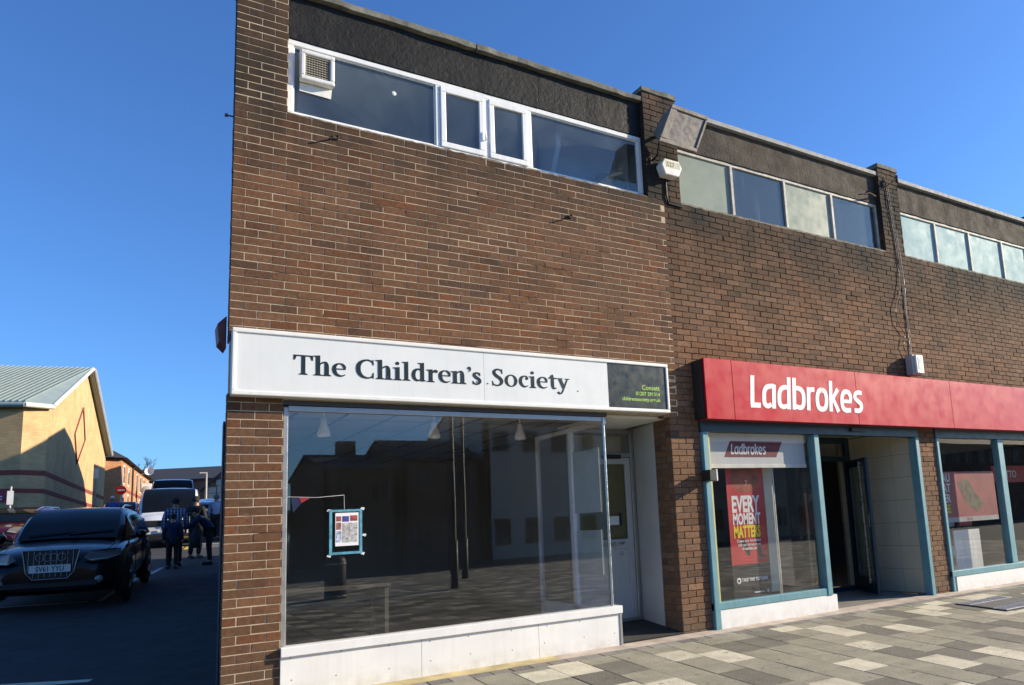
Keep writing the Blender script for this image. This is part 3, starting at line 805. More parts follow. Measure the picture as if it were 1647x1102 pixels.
# rooms behind the upper windows
def room(root, x0, x1, y0, y1, z0, z1, wm, cm, fm, slant=0):
    t = .05
    if slant:
        m_ = MB(); m_.prism([(x0-t, y0, z0), (x0-t+slant*(y1-y0), y1, z0), (x0+slant*(y1-y0), y1, z0), (x0, y0, z0)], (0, 0, z1-z0)); m_.build('interior_wall', wm, root)
        xl = x0+slant*(y1-y0)
        MB().box(xl-t, x1, y1, y1+t, z0, z1).build('interior_wall', wm, root)
        MB().box(x1, x1+t, y0, y1, z0, z1).build('interior_wall', wm, root)
        for nm, mt_, za in (('ceiling', cm, z1), ('floor', fm, z0-t)):
            m_ = MB(); m_.prism([(x0-t, y0, za), (x1+t, y0, za), (x1+t, y1+t, za), (xl-t, y1+t, za)], (0, 0, t)); m_.build(nm, mt_, root)
        return
    MB().box(x0, x1, y1, y1+t, z0, z1).build('interior_wall', wm, root)
    MB().box(x0-t, x0, y0, y1, z0, z1).build('interior_wall', wm, root)
    MB().box(x1, x1+t, y0, y1, z0, z1).build('interior_wall', wm, root)
    MB().box(x0-t, x1+t, y0, y1+t, z1, z1+t).build('ceiling', cm, root)
    MB().box(x0-t, x1+t, y0, y1+t, z0-t, z0).build('floor', fm, root)
room(b1, .36, 4.70, .285, 4.5, 4.5, 6.12, INWALL, INCEIL, INFLOOR, SIDE)
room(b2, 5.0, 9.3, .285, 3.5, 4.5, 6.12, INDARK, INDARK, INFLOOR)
room(b2, 9.5, 18.3, .285, 3.5, 4.5, 6.12, INWALL, INCEIL, INFLOOR)
mb = MB(); mb.prism([(.7, .9, 4.5), (1.55, 1.5, 4.5), (1.55, 1.55, 4.5), (.7, .95, 4.5)], (0, 0, 1.6)); mb.build('partition', PLASTER, b1)
mb = MB(); mb.prism([(3.55, .32, 6.10), (3.55, .32, 5.75), (3.55, .76, 5.0), (3.55, .76, 6.10)], (.06, 0, 0)); mb.build('partition', PLASTER, b1)
mb = MB(); mb.box(3.62, 4.68, .72, .77, 4.5, 6.1); mb.build('partition', PLASTER, b1)
mb = MB(); mb.prism([(4.05, .70, 5.42), (4.30, .70, 5.62), (4.66, .70, 5.60), (4.66, .70, 5.42)], (0, -.22, 0)); mb.build('shelf', TIMBER, b1)

# ---- ground floor, left unit
room(b1, .36, 5.02, .30, 8.0, -.11, 2.58, INWALL, INCEIL, INFLOOR, SIDE)
for i in range(1, 9):                                  # suspended-ceiling grid
    MB().box(.32+i*.55, .34+i*.55, .31, min(7.9, .3+(i*.55-.1)/SIDE), 2.566, 2.5795).build('ceiling_grid_bar', ALU, b1)
for i in range(1, 8):
    MB().box(.36+SIDE*(i*.9+.1), 5.0, .3+i*.9, .32+i*.9, 2.563, 2.5655).build('ceiling_grid_bar', ALU, b1)
sw = MB(); sw.box(.452, .492, .012, .075, .305, 2.36); sw.box(.492, 3.80, .012, .075, 2.325, 2.375)
sw = sw.build('shop_window', ALU, b1, bevel=.004)
MB().box(.452, 3.86, -.002, .10, 2.377, 2.42).build('head_rail', DKFRAME, sw)
pane(sw, GLASS, .492, 3.812, .298, 2.325, .04)
MB().cyl((3.826, .030, .30), (3.826, .030, 2.374), .016, 12).build('corner_mullion', STEEL, sw)
rough_bar(sw, 'sill', WHITEP, .45, 3.905, -.048, .10, .222, .300, .6, .001, 71)
for (xa, xb) in ((.45, 1.665), (1.669, 2.885), (2.889, 3.875)):
    MB().box(xa, xb, -.022, .08, -.16, .2215).build('stall_riser', WHITEP, sw)
MB().box(3.8755, 3.902, -.030, .10, -.16, .2215).build('stall_riser_trim', ALU, sw)
SCREW = M('screw_head', (.10,.09,.08), .6, metal=.5)
rsn = R_(5)
for i in range(9):
    for zz in (.205, .02):
        xx = .52+i*.41+rsn.uniform(-.03, .03)
        MB().lathe([(.0, -.0245), (.004, -.024), (.006, -.0215)], (xx, 0, zz+rsn.uniform(-.02, .01)), 'y', 8).build('screw', SCREW, sw)
# glazed return into the doorway
rt = MB(); rt.box(3.84, 3.90, .055, 1.72, -.05, .2215); rt.box(3.835, 3.885, .055, 1.72, 2.30, 2.35)
rt.box(3.835, 3.885, .80, .855, .2215, 2.30); rt.box(3.835, 3.885, 1.67, 1.72, .2215, 2.30); rt.box(3.835, 3.885, .055, 1.72, .2216, .262)
rt = rt.build('return_window', UPVC, b1, bevel=.004)
for (ya, yb) in ((.056, .799), (.856, 1.669)):
    m_ = MB(); m_.box(3.857, 3.863, ya, yb, .262, 2.30); m_.build('pane', GLASS, rt)
PAPER = M('paper_notice', (.66,.70,.70), .8, .06, 5, 60, .03)
PAPERB = M('pale_blue_film', (.42,.52,.54), .7, .1, 3, 60, .03)
MB().box(3.850, 3.853, .20, .78, 1.32, 2.05).build('notice_sheet', PAPERB, rt)
MB().box(3.850, 3.853, .22, .76, .62, 1.12).build('notice_sheet', PAPERB, rt)
# doorway
MB().box(3.90, 4.757, .105, 1.2, 2.385, 2.415).build('doorway_soffit', WHITEP, b1)
MAT_ = M('coir_mat', (.03,.028,.026), .95, .3, 40, 200, .8)
mb = MB(); mb.prism([(3.905, -.0, -.10), (4.757, -.0, -.10), (4.757, .345, -.06), (4.93, 1.0, -.045), (3.905, 1.0, -.045)], (0, 0, .012)); mb.build('door_mat', MAT_, b1)
mb = MB(); mb.prism([(4.757, .345, -.2), (4.90, .985, -.2), (4.98, .985, -.2), (4.98, .36, -.2)], (0, 0, 2.585)); mb.build('doorway_lining', M('grey_lining_board', (.56,.57,.56), .6, .05, 3, 60, .05), b1)
dr = MB(); rect_frame(dr, 3.90, 4.895, -.045, 2.38, .055, .985, 1.06); dr.box(3.955, 4.84, .985, 1.06, 2.02, 2.075)
dr = dr.build('door', ALU, b1, bevel=.004)
lf = MB(); rect_frame(lf, 3.958, 4.837, -.03, 2.015, .085, 1.0, 1.04); lf.box(4.043, 4.752, 1.0, 1.04, .86, .98); lf.box(4.043, 4.752, 1.008, 1.032, .055, .86)
lf.build('door_leaf', DOORG, dr, bevel=.006)
pane(dr, glass_mat('door_glass', 1.7, (.75, .74, .62), .25, (.40, .38, .28)), 4.043, 4.752, .98, 1.93, 1.016)
pane(dr, GLASS, 3.955, 4.84, 2.076, 2.324, 1.02)
m_ = MB(); m_.box(4.02, 4.76, 1.07, 1.075, .98, 2.3); m_.build('door_blind', M('yellowed_blind', (.44,.41,.30), .8), dr)
MB().box(4.28, 4.56, .988, .999, .895, .945).build('letterbox', STEEL, dr, bevel=.004)
m_ = MB(); m_.tube([(4.66, 1.0, .93), (4.66, .955, .93), (4.56, .95, .93)], .010, 8); m_.build('handle', STEEL, dr)
MB().lathe([(0, .985), (.018, .986), (.020, 1.0)], (4.64, 0, .80), 'y', 12).build('lock', STEEL, dr)
MB().box(4.40, 4.66, .93, .985, 1.995, 2.045).build('door_closer', BLACKM, dr, bevel=.006)
MB().box(4.46, 4.62, .9985, .9992, 1.16, 1.27).build('notice_sheet', PAPER, dr)
MB().box(4.625, 4.66, .9980, .9990, 1.15, 1.31).build('sticker', BLACKM, dr)

# ---- charity-shop fascia sign
sg = thing('fascia_sign', "white fascia sign lettered The Children's Society above the left shop window", 'sign', (2.3, -.12, 2.43))
MB().box(.018, 4.672, -.105, -.004, 2.432, 3.012).build('sign_box', SIGNW, sg)
for (xa, xb) in ((.046, 2.3255), (2.3285, 3.826)):
    MB().box(xa, xb, -.112, -.105, 2.470, 2.975).build('sign_panel', SIGNW, sg)
MB().box(3.828, 4.644, -.1125, -.105, 2.470, 2.975).build('slate_panel', PANELG, sg)
tr = MB()
for (x0_, x1_, z0_, z1_) in ((.012, 4.678, 2.976, 3.015), (.012, 4.678, 2.430, 2.469), (.012, .045, 2.4692, 2.9758), (4.645, 4.678, 2.4692, 2.9758)):
    tr.box(x0_, x1_, -.126, -.100, z0_, z1_)
tr.build('sign_trim', TRIMW, sg, bevel=.008, seg=2)
g = Glyphs()
xe = g.word("The", .508, 2.636, .178, -.112, 'serif', sx=1.145, track=-.035, mat=INKG, parent=sg)
xe = g.word("Children's", 1.045, 2.636, .178, -.112, 'serif', sx=1.175, track=-.02, mat=INKG, parent=sg)
g.word("Society", 2.405, 2.636, .178, -.112, 'serif', sx=1.20, track=-.01, mat=INKG, parent=sg)
for t_, z_, s_ in (("Consett", 2.690, .078), ("01207 591314", 2.622, .060), ("childrenssociety.org.uk", 2.556, .058)):
    text_mesh(t_, s_, wall_place(4.545, -.1135, z_), LIME, sg, bold=.0012, align='RIGHT')
for xx, zz in ((1.34, 2.66), (2.245, 2.665), (2.365, 2.655), (3.43, 2.63)):
    MB().lathe([(0, -.1165), (.006, -.116), (.008, -.112)], (xx, 0, zz), 'y', 8).build('screw', SCREW, sg)

# ---- betting shop front
lob = 1.2
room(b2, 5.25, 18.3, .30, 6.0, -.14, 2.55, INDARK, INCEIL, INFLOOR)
MB().box(5.20, 9.50, -.03, .09, 2.235, 2.39).build('head_rail', TEALD, b2, bevel=.006)
MB().box(9.955, 14.095, -.02, .09, 2.235, 2.39).build('head_rail', TEALD, b2, bevel=.006)
MB().box(14.565, 18.5, -.02, .09, 2.235, 2.39).build('head_rail', TEALD, b2, bevel=.006)
def shopfront(xa, xb, mull, zs=.10, nm='shop_window'):
    m_ = MB(); m_.box(xa, xb, -.035, .08, zs, .19)
    m_.box(xa, xa+.09, -.045, .085, -.15, 2.234) if xa < 9 else m_.box(xa, xa+.065, -.03, .085, -.15, 2.234)
    m_.box(xb-.10, xb, -.045, .085, zs-.005, 2.234)
    for xm in mull: m_.box(xm-.08, xm+.08, -.030, .085, .19, 2.234)
    wn = m_.build(nm, TEAL, b2, bevel=.008)
    e = [xa+.09] + [q for xm in mull for q in (xm-.08, xm+.08)] + [xb-.10]
    for i in range(0, len(e), 2): pane(wn, GLASS, e[i], e[i+1], .19, 2.234, .03)
    MB().box(xa+.10, xb+.08 if xb < 9 else xb, -.030, .10, -.155, zs-.002).build('stall_riser', WHITEP, wn)
    return wn
sf1 = shopfront(5.21, 7.27, ())
sf2 = shopfront(9.955, 14.09, (11.73,))
sf3 = shopfront(14.565, 18.4, (16.4,))
MB().box(9.41, 9.497, -.04, .09, -.15, 2.234).build('door_post', TEAL, b2, bevel=.008)
MB().box(5.30, 5.335, -.02, .28, .19, 2.234).build('yellowed_lining', M('yellowed_trim', (.50,.42,.16), .6), sf1)
# recessed doorway
TG = M('tile_grout', (.22,.19,.14), .9)
MB().box(9.425, 9.50, .10, 1.5, -.10, 2.36).build('doorway_cheek', TG, b2)
for i in range(4):
    for k in range(7):
        y0 = .094+i*.342; z0 = -.085+k*.347
        m_ = MB(); m_.brick((9.425, y0, z0), (0, 1, 0), (1, 0, 0), (0, 0, 1), 0.002, .338, .002, min(.343, 2.35-z0), .004, rnd2, .0015, (1, 1, 1), .0004)
        m_.v = [(a-.003, b_, c) for a, b_, c in m_.v]
        m_.build('wall_tile', CREAMT, b2)
MB().box(7.28, 9.42, .10, 1.9, 2.37, 2.385).build('doorway_soffit', CREAMT, b2)
m_ = MB(); m_.prism([(7.36, .02, -.135), (9.42, .02, -.135), (9.42, 1.9, -.075), (7.36, 1.9, -.075)], (0, 0, .02)); m_.build('doorway_floor', M('grey_entrance_tile', (.22,.205,.175), .7), b2)
m_ = MB(); rect_frame(m_, 7.285, 9.42, -.10, 2.365, .09, 1.21, 1.30); m_.box(8.60, 8.72, 1.21, 1.30, -.01, 2.27); m_.box(7.38, 9.33, 1.215, 1.295, 1.98, 2.06)
dd = m_.build('door_screen', TEALD, b2, bevel=.006)
pane(dd, GLASS, 7.375, 8.60, -.01, 1.98, 1.25); pane(dd, GLASS, 7.375, 8.60, 2.06, 2.275, 1.25); pane(dd, GLASS, 8.72, 9.33, 2.06, 2.275, 1.25)
m_ = MB(); m_.box(7.275, 7.335, .09, 1.2, -.12, .19); m_.box(7.275, 7.335, 1.13, 1.205, .19, 2.23); m_.box(7.275, 7.335, .09, 1.13, 2.15, 2.23)
rw = m_.build('return_window', TEALD, b2, bevel=.005)
m_ = MB(); m_.box(7.302, 7.308, .086, 1.13, .19, 2.15); m_.build('pane', GLASS, rw)
# open door leaf, hinged at the right jamb
hx, hy = 9.33, 1.20; ex, ey = 8.80, .42
uv = Vector((ex-hx, ey-hy, 0)); LW = uv.length; uv.normalize(); nv = Vector((-uv.y, uv.x, 0))
def leaf(m_, a0, a1, z0, z1, d0, d1):
    P_ = lambda a, d, z: Vector((hx, hy, 0)) + uv*a + nv*d + Vector((0, 0, z))
    v = [P_(a, d, z) for z in (z0, z1) for (a, d) in ((a0, d0), (a1, d0), (a1, d1), (a0, d1))]
    m_.add(v, [(0,3,2,1), (4,5,6,7), (0,1,5,4), (1,2,6,5), (2,3,7,6), (3,0,4,7)]); return m_
m_ = MB(); leaf(m_, 0, LW, -.075, .16, -.022, .022); leaf(m_, 0, LW, 1.86, 1.975, -.022, .022); leaf(m_, 0, .10, .16, 1.86, -.022, .022); leaf(m_, LW-.13, LW, .16, 1.86, -.022, .022)
dl = m_.build('open_door', TEALD, b2, bevel=.005)
m_ = MB(); leaf(m_, .10, LW-.13, .16, 1.86, -.003, .003); m_.build('pane', glass_mat('door_pane', 1.7, (.9,.9,.85), .1), dl)
for sg_ in (-1, 1):
    m_ = MB(); leaf(m_, LW-.235, LW-.205, .08, 1.93, sg_*.055-.012, sg_*.055+.012); leaf(m_, LW-.23, LW-.21, .12, .15, min(0, sg_*.055), max(0, sg_*.055)); leaf(m_, LW-.23, LW-.21, 1.88, 1.91, min(0, sg_*.055), max(0, sg_*.055)); m_.build('pull_handle', STEEL, dl, bevel=.004)
m_ = MB(); leaf(m_, LW-.085, LW-.045, .92, 1.12, -.030, .030); m_.build('lock_plate', STEEL, dl, bevel=.003)

# ---- betting shop fascia sign
rg = thing('fascia_sign', 'long red fascia sign lettered Ladbrokes in white', 'sign', (8, -.2, 2.37))
MB().box(5.172, 18.5, -.185, -.004, 2.372, 3.112).build('sign_box', REDS, rg)
jx = [5.172, 5.62, 7.95, 10.2, 12.9, 15.6, 18.5]
for i in range(len(jx)-1):
    MB().box(jx[i]+.0015, jx[i+1]-.0015, -.203, -.186, 2.366, 3.118).build('sign_panel', RED, rg, bevel=.004)
MB().box(5.142, 5.168, -.17, -.004, 2.38, 3.10).build('end_plate', BLACKM, rg)
g = Glyphs()
g.word('Ladbrokes', 5.885, 2.53, .415, -.2035, 'sans', shear=.10, sx=.99, mat=LETW, parent=rg)
MB().box(7.95, 8.28, -.06, -.032, 2.29, 2.345).build('shutter_keeper', BLACKM, rg)

# ---- dressing of the betting-shop windows
bl = thing('window_blind', 'white roller blind with a dark red parallelogram logo in the betting shop window', 'blind', (6.3, .12, 1.8))
MB().box(5.36, 7.15, .125, .128, 1.84, 2.26).build('blind_cloth', M('white_blind_cloth', (.66,.67,.66), .8, .04), bl)
m_ = MB(); m_.box(5.35, 7.16, .118, .132, 1.795, 1.845); m_.build('bottom_bar', M('cream_bar', (.78,.76,.68), .5), bl, bevel=.004)
m_ = MB(); m_.prism([(5.685, .1235, 1.935), (6.60, .1235, 1.935), (6.735, .1235, 2.145), (5.80, .1235, 2.145)], (0, .001, 0)); m_.build('logo_panel', M('dark_red_print', (.17,.012,.03), .6, .05), bl)
g = Glyphs(); g.word('Ladbrokes', 5.80, 1.972, .135, .1232, 'sans', shear=.10, sx=.86, mat=LETW, parent=bl)
bn = thing('poster_banner', 'tall red poster reading EVERY MOMENT MATTERS behind the betting shop glass', 'poster', (6.17, .3, .16))
PRED = M('poster_red', (.50,.022,.022), .45, .12, 3, 60, .05); PBLK = M('poster_black', (.012,.012,.012), .4); PYEL = flat_mat('poster_yellow', (.78,.66,.02)); PDKR = M('poster_shade_print', (.20,.03,.02), .5, .5, 9)
MB().box(5.84, 6.49, .300, .304, .575, 1.90).build('red_print', PRED, bn)
MB().box(5.84, 6.49, .3005, .3035, .16, .575).build('black_print', PBLK, bn)
m_ = MB(); m_.prism([(5.93, .2992, 1.56), (6.06, .2992, 1.50), (6.28, .2992, 1.49), (6.44, .2992, 1.60), (6.38, .2992, 1.90), (5.92, .2992, 1.90)], (0, .0006, 0)); m_.build('figure_print', M('poster_orange_print', (.34,.07,.02), .5, .5, 8), bn)
m_ = MB(); m_.prism([(6.01, .2992, .90), (6.08, .2992, .90), (6.17, .2992, .72), (6.15, .2992, .67), (6.10, .2992, .70)], (0, .0006, 0)); m_.prism([(6.29, .2992, .90), (6.36, .2992, .90), (6.36, .2992, .69), (6.44, .2992, .64), (6.31, .2992, .64)], (0, .0006, 0)); m_.build('boots_print', PBLK, bn)
for t_, x_, z_, s_, sx_, bo, mt in (('EVERY', 5.90, 1.245, .285, .60, .011, LETW), ('MOMENT', 5.905, 1.085, .195, .58, .008, LETW), ('MATTERS', 5.905, .918, .205, .54, .008, PYEL)):
    text_mesh(t_, s_, wall_place(x_, .2985, z_), mt, bn, sx=sx_, bold=bo, shear=.05, extr=.0004)
for t_, z_ in (('Create your bet builder', .855), ('with our biggest range', .805), ('of markets yet', .755)):
    text_mesh(t_, .052, wall_place(6.16, .2985, z_), LETW, bn, bold=.001, align='CENTER', sx=.85, extr=.0004)
text_mesh('7', .09, wall_place(6.16, .2982, 1.585), LETW, bn, extr=.0003)
text_mesh('TAKE TIME TO THINK', .058, wall_place(5.985, .2985, .360), LETW, bn, bold=.0018, sx=.80, extr=.0004)
MB().lathe([(.018, .2988), (.034, .2986), (.038, .2998)], (5.935, 0, .375), 'y', 18).build('roundel', LETW, bn)
MB().lathe([(0, .2988), (.017, .2986), (.020, .2998)], (6.43, 0, .215), 'y', 14).build('roundel', LETW, bn)
MB().box(6.19, 6.36, .2988, .2998, .205, .220).build('print_line', LETW, bn)
MB().box(6.51, 6.66, .31, .36, .19, 2.25).build('display_post', M('cream_post', (.60,.55,.40), .6), sf1)
MB().box(6.85, 6.87, .5, .52, -.14, 2.2).build('inner_post', ALU, sf1)
MB().box(6.98, 7.0, .6, .62, -.14, 2.2).build('inner_post', ALU, sf1)
MB().box(5.5, 5.7, .45, .48, .19, 2.2).build('inner_panel', M('grey_panel', (.30,.31,.31), .7), sf1)
# right-hand window
pb = thing('display_poster', 'wide faded red poster with white and yellow capitals in the right window', 'poster', (11.3, .4, .98))
MB().box(10.55, 12.15, .400, .404, .98, 1.73).build('red_print', M('faded_red_print', (.40,.12,.11), .5, .15, 4), pb)
MB().box(10.55, 12.15, .3995, .4035, .90, .979).build('pale_strip', M('pale_strip', (.45,.42,.42), .6), pb)
m_ = MB(); m_.prism([(11.05, .3990, 1.55), (11.35, .3990, 1.60), (11.55, .3990, 1.35), (11.75, .3990, 1.20), (11.55, .3990, 1.05), (11.30, .3990, 1.15), (11.15, .3990, 1.35)], (0, .0008, 0)); m_.build('green_print', M('green_print', (.17,.14,.09), .6, .5, 8), pb)
for t_, z_, mt in (('AU', 1.57, LETW), ('AT', 1.40, LETW), ('ER', 1.23, LETW), ('EE', 1.06, PYEL)):
    text_mesh(t_, .19, wall_place(10.62, .3985, z_), mt, pb, bold=.004, sx=.9, extr=.0004)
text_mesh('20.10', .07, wall_place(11.2, .3985, .915), PDKR, pb, extr=.0003)
br_ = thing('reflection_slats', 'white slats standing in for a reflection low in the right shop window', 'board', (11.05, .35, .1))  # added slats in place of a reflection in the glass
for k in range(8):
    MB().box(10.70, 11.43, .35, .365, .11+k*.083, .19+k*.083).build('reflection_slat', WHITEPL, br_)
MB().box(10.72, 11.41, .366, .374, .11, .77).build('backing', GREYPL, br_)
lt = thing('interior_sign', 'red LOTTO sign hanging far inside the right window', 'sign', (15.3, 1.6, 1.6))
MB().box(14.2, 17.2, 1.60, 1.64, 1.58, 1.92).build('sign_board', PRED, lt)
text_mesh('LOTTO', .20, wall_place(14.42, 1.599, 1.68), LETW, lt, bold=.003, extr=.0005)
for k, (xx, zz) in enumerate(((12.3, 1.1), (12.9, .9), (13.5, 1.2))):
    t_ = thing('leaflet_stand', ('narrow leaflet stand', 'wide leaflet stand', 'tall leaflet stand')[k]+' deep inside the right betting shop window', 'stand', (xx, 1.9, 0))
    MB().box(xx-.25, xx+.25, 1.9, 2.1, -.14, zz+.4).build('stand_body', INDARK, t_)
    for q in range(4): MB().box(xx-.22, xx+.22, 1.87, 1.895, .2+q*.28, .38+q*.28).build('leaflet_row', (PRED, PAPER, PBLK, PAPERB)[(q+k) % 4], t_)

# ---- dressing of the charity-shop window
po = thing('window_poster', 'photo collage sheet inside a blue taped border on the charity shop glass', 'poster', (1.0, .03, 1.04))
MB().box(.905, 1.112, .0335, .0355, 1.115, 1.41).build('sheet', M('white_paper', (.80,.80,.80), .8, .02), po)
TAPE = M('blue_tape', (.10,.32,.42), .5, .4, 14, 60, .3)
m_ = MB(); 
for (a0, b0, a1, b1_) in ((.852, 1.04, .876, 1.44), (1.118, 1.04, 1.142, 1.44), (.876, 1.42, 1.118, 1.44), (.876, 1.04, 1.118, 1.062)): m_.box(a0, a1, .030, .036, b0, b1_)
m_.build('tape_border', TAPE, po)
prints = [(.912, .955, 1.335, 1.38, (.30,.05,.05)), (.965, 1.025, 1.33, 1.38, (.05,.05,.25)), (1.035, 1.10, 1.335, 1.385, (.35,.06,.05)), (.912, .955, 1.26, 1.325, (.30,.12,.09)), (.965, 1.10, 1.145, 1.32, (.42,.41,.40)), (.912, .958, 1.15, 1.25, (.45,.50,.62))]
for i, (a0, a1, b0, b1_, c) in enumerate(prints):
    MB().box(a0, a1, .0325, .0334, b0, b1_).build('printed_photo', M('photo_print_%d' % i, c, .6, .6, 45), po)
for (xx, zz) in ((.85, 1.43), (1.145, 1.44), (.85, 1.03), (1.145, 1.035), (1.16, 1.20)):
    m_ = MB(); m_.prism([(xx-.02, .034, zz), (xx+.012, .034, zz-.012), (xx+.022, .034, zz+.012), (xx-.008, .034, zz+.016)], (0, .002, 0)); m_.build('tape_scrap', PAPER, po)
fl = thing('bunting_flag', 'small red and navy bunting pennant strung inside the charity shop window', 'flag', (.58, .07, 1.43))
m_ = MB(); m_.prism([(.535, .07, 1.565), (.66, .07, 1.555), (.552, .07, 1.43)], (0, .003, 0)); m_.build('pennant', M('navy_print', (.02,.03,.10), .8), fl)
m_ = MB(); m_.prism([(.60, .068, 1.562), (.70, .068, 1.556), (.62, .068, 1.51)], (0, .0015, 0)); m_.build('red_stripe', M('flag_red', (.50,.04,.05), .8), fl)
m_ = MB(); m_.tube([(.50, .07, 1.568), (.75, .07, 1.556), (.99, .07, 1.572), (.992, .07, 1.44)], .003, 6); m_.build('cord', WHITEPL, fl)
LAMPW = M('lamp_white', (.80,.80,.78), .4)
for i, (xx, yy) in enumerate(((1.0, .95), (2.18, .95), (3.24, .95))):
    t_ = thing('spot_lamp', ('leftmost', 'middle', 'rightmost')[i]+' white bell spot lamp hanging behind the charity shop glass', 'lamp', (xx, yy, 2.22), 'spot lamps in the charity shop window')
    MB().lathe([(.0, 2.405), (.030, 2.405), (.032, 2.345), (.036, 2.33), (.052, 2.30), (.064, 2.255), (.068, 2.222), (.060, 2.223), (.03, 2.26), (0, 2.27)], (xx, yy, 0), 'z', 24).build('lamp_shade', LAMPW, t_)
    MB().cyl((xx, yy, 2.41), (xx, yy, 2.552), .008, 8).build('stem', LAMPW, t_)
m_ = MB(); m_.box(.6, 3.7, .93, .97, 2.552, 2.5625); tag(m_.build('lamp_track', LAMPW), 'white ceiling track carrying the three spot lamps', 'track')
ct = thing('clothes_rail', 'dark empty display table standing behind the taped poster', 'table', (.9, 1.2, 0))
MB().box(.62, 1.7, 1.0, 1.6, .66, .69).build('tabletop', INDARK, ct)
for (xx, yy) in ((.66, 1.04), (1.66, 1.04), (.66, 1.56), (1.66, 1.56)): MB().box(xx-.02, xx+.02, yy-.02, yy+.02, -.11, .66).build('leg', INDARK, ct)
ct.name = 'display_table'

# ---- fittings on the wall
vf = thing('vent_fan', 'square white extractor vent with wire grille in the upper left pane', 'vent', (.72, .06, 5.57))
m_ = MB(); rect_frame(m_, .565, .885, 5.57, 5.885, .045, .020, .10); m_.build('housing', WHITEPL, vf, bevel=.012, seg=2)
MB().box(.61, .84, .06, .09, 5.615, 5.84).build('backing', INDARK, vf)
GRL = M('dusty_grille', (.38,.34,.27), .8)
for k in range(9): MB().box(.611, .839, .035, .040, 5.628+k*.0245, 5.634+k*.0245).build('grille_wire', GRL, vf)
for k in range(9): MB().box(.622+k*.0245, .628+k*.0245, .0405, .0455, 5.616, 5.839).build('grille_wire', GRL, vf)
m_ = MB(); m_.prism([(.575, .10, 5.57), (.875, .10, 5.57), (.865, .098, 5.47), (.57, .098, 5.48)], (0, .006, 0)); m_.build('flap', WHITEPL, vf)
tag(MB().lathe([(0, .1105), (.022, .110), (.024, .1115)], (1.50, 0, 5.72), 'y', 16).build('round_sticker', WHITEPL), 'small round white sticker on the upper left pane', 'sticker')

# floodlight on its bracket
fd = thing('floodlight', 'large weathered grey floodlight leaning out from the brick pier', 'floodlight', (4.95, 0, 6.0))
fc = Vector((4.93, -.42, 5.93))
fu = Vector((.94, .06, .02)).normalized()                   # width
fv = Vector((.26, -.05, .62)).normalized()                  # up the face, tipped out
fn = fu.cross(fv).normalized()
if fn.y > 0: fn = -fn
def FP(a, b_, d): return fc + fu*a + fv*b_ + fn*d
def rbox(m_, a0, a1, b0, b1_, d0, d1):
    v = [FP(a, b_, d) for d in (d0, d1) for (a, b_) in ((a0, b0), (a1, b0), (a1, b1_), (a0, b1_))]
    m_.add(v, [(0,3,2,1), (4,5,6,7), (0,1,5,4), (1,2,6,5), (2,3,7,6), (3,0,4,7)]); return m_
m_ = MB()
m_.add([FP(-.30, -.27, 0), FP(.30, -.27, 0), FP(.30, .27, 0), FP(-.30, .27, 0), FP(-.27, -.05, -.24), FP(.27, -.05, -.24), FP(.27, .20, -.19), FP(-.27, .20, -.19)], [(0,4,7,3), (1,2,6,5), (3,7,6,2), (0,1,5,4), (4,5,6,7)])
FLG = M('weathered_lamp_metal', (.20,.175,.145), .75, .3, 9, 60, .2, streak=.4, dirt=(.09,.07,.05))
m_.build('lamp_housing', FLG, fd, bevel=.02, seg=2)
m_ = MB(); rbox(m_, -.31, .31, .22, .28, -.01, .03); rbox(m_, -.31, .31, -.28, -.22, -.01, .03); rbox(m_, -.31, -.20, -.22, .22, -.01, .03); rbox(m_, .27, .31, -.22, .22, -.01, .03)
m_.build('front_frame', FLG, fd, bevel=.008)
m_ = MB(); rbox(m_, -.20, .27, -.22, .22, .005, .012); m_.build('lens', M('dirty_lens', (.13,.105,.09), .3, .3, 6, 40, .1, spec=.3, streak=.4, dirt=(.12,.08,.06)), fd)
m_ = MB(); m_.tube([FP(-.28, -.22, -.02), (4.74, -.12, 5.68), (4.74, .0, 5.66)], .012, 6); m_.tube([FP(0, 0, -.23), (4.93, -.05, 6.05), (4.93, .0, 6.05)], .022, 8); m_.build('bracket', BLACKM, fd)
# alarm box
ab = thing('alarm_box', 'white hexagonal alarm box numbered 527 below the floodlight', 'alarm box', (4.9, 0, 5.4))
m_ = MB(); hx_ = [(4.79, 5.58), (4.84, 5.665), (5.07, 5.665), (5.115, 5.58), (5.05, 5.455), (4.84, 5.455)]
m_.prism([(a, -.13, c) for a, c in hx_], (0, .128, 0)); m_.build('case', WHITEPL, ab, bevel=.012, seg=2)
text_mesh('527', .085, wall_place(4.865, -.1315, 5.565), M('worn_number', (.10,.11,.09), .7), ab, bold=.001, extr=.0004)
MB().box(4.86, 5.08, -.1312, -.130, 5.555, 5.64).build('number_patch', M('yellowed_label', (.50,.50,.42), .6), ab)
m_ = MB(); m_.tube([(4.72, -.012, 5.70), (4.73, -.015, 5.50), (4.76, -.014, 5.38), (4.86, -.012, 5.40)], .006, 6); m_.tube([(4.93, -.012, 5.45), (4.93, -.012, 5.22), (4.955, -.012, 5.13), (5.17, -.012, 5.12)], .011, 6)
tag(m_.build('alarm_cable', BLACKM), 'black cable running down the pier beside the alarm box', 'cable')
# security light above the red sign
sl = thing('security_light', 'pale security floodlight sitting on the red sign by the cables', 'wall light', (9.55, 0, 3.15))
MB().box(9.40, 9.60, -.15, -.02, 3.18, 3.50).build('case', GREYPL, sl, bevel=.012)
MB().box(9.44, 9.62, -.19, -.151, 3.20, 3.49).build('front_frame', WHITEPL, sl, bevel=.01)
MB().box(9.48, 9.58, -.193, -.1905, 3.26, 3.46).build('lens', M('frosted_lens', (.60,.58,.48), .3), sl)
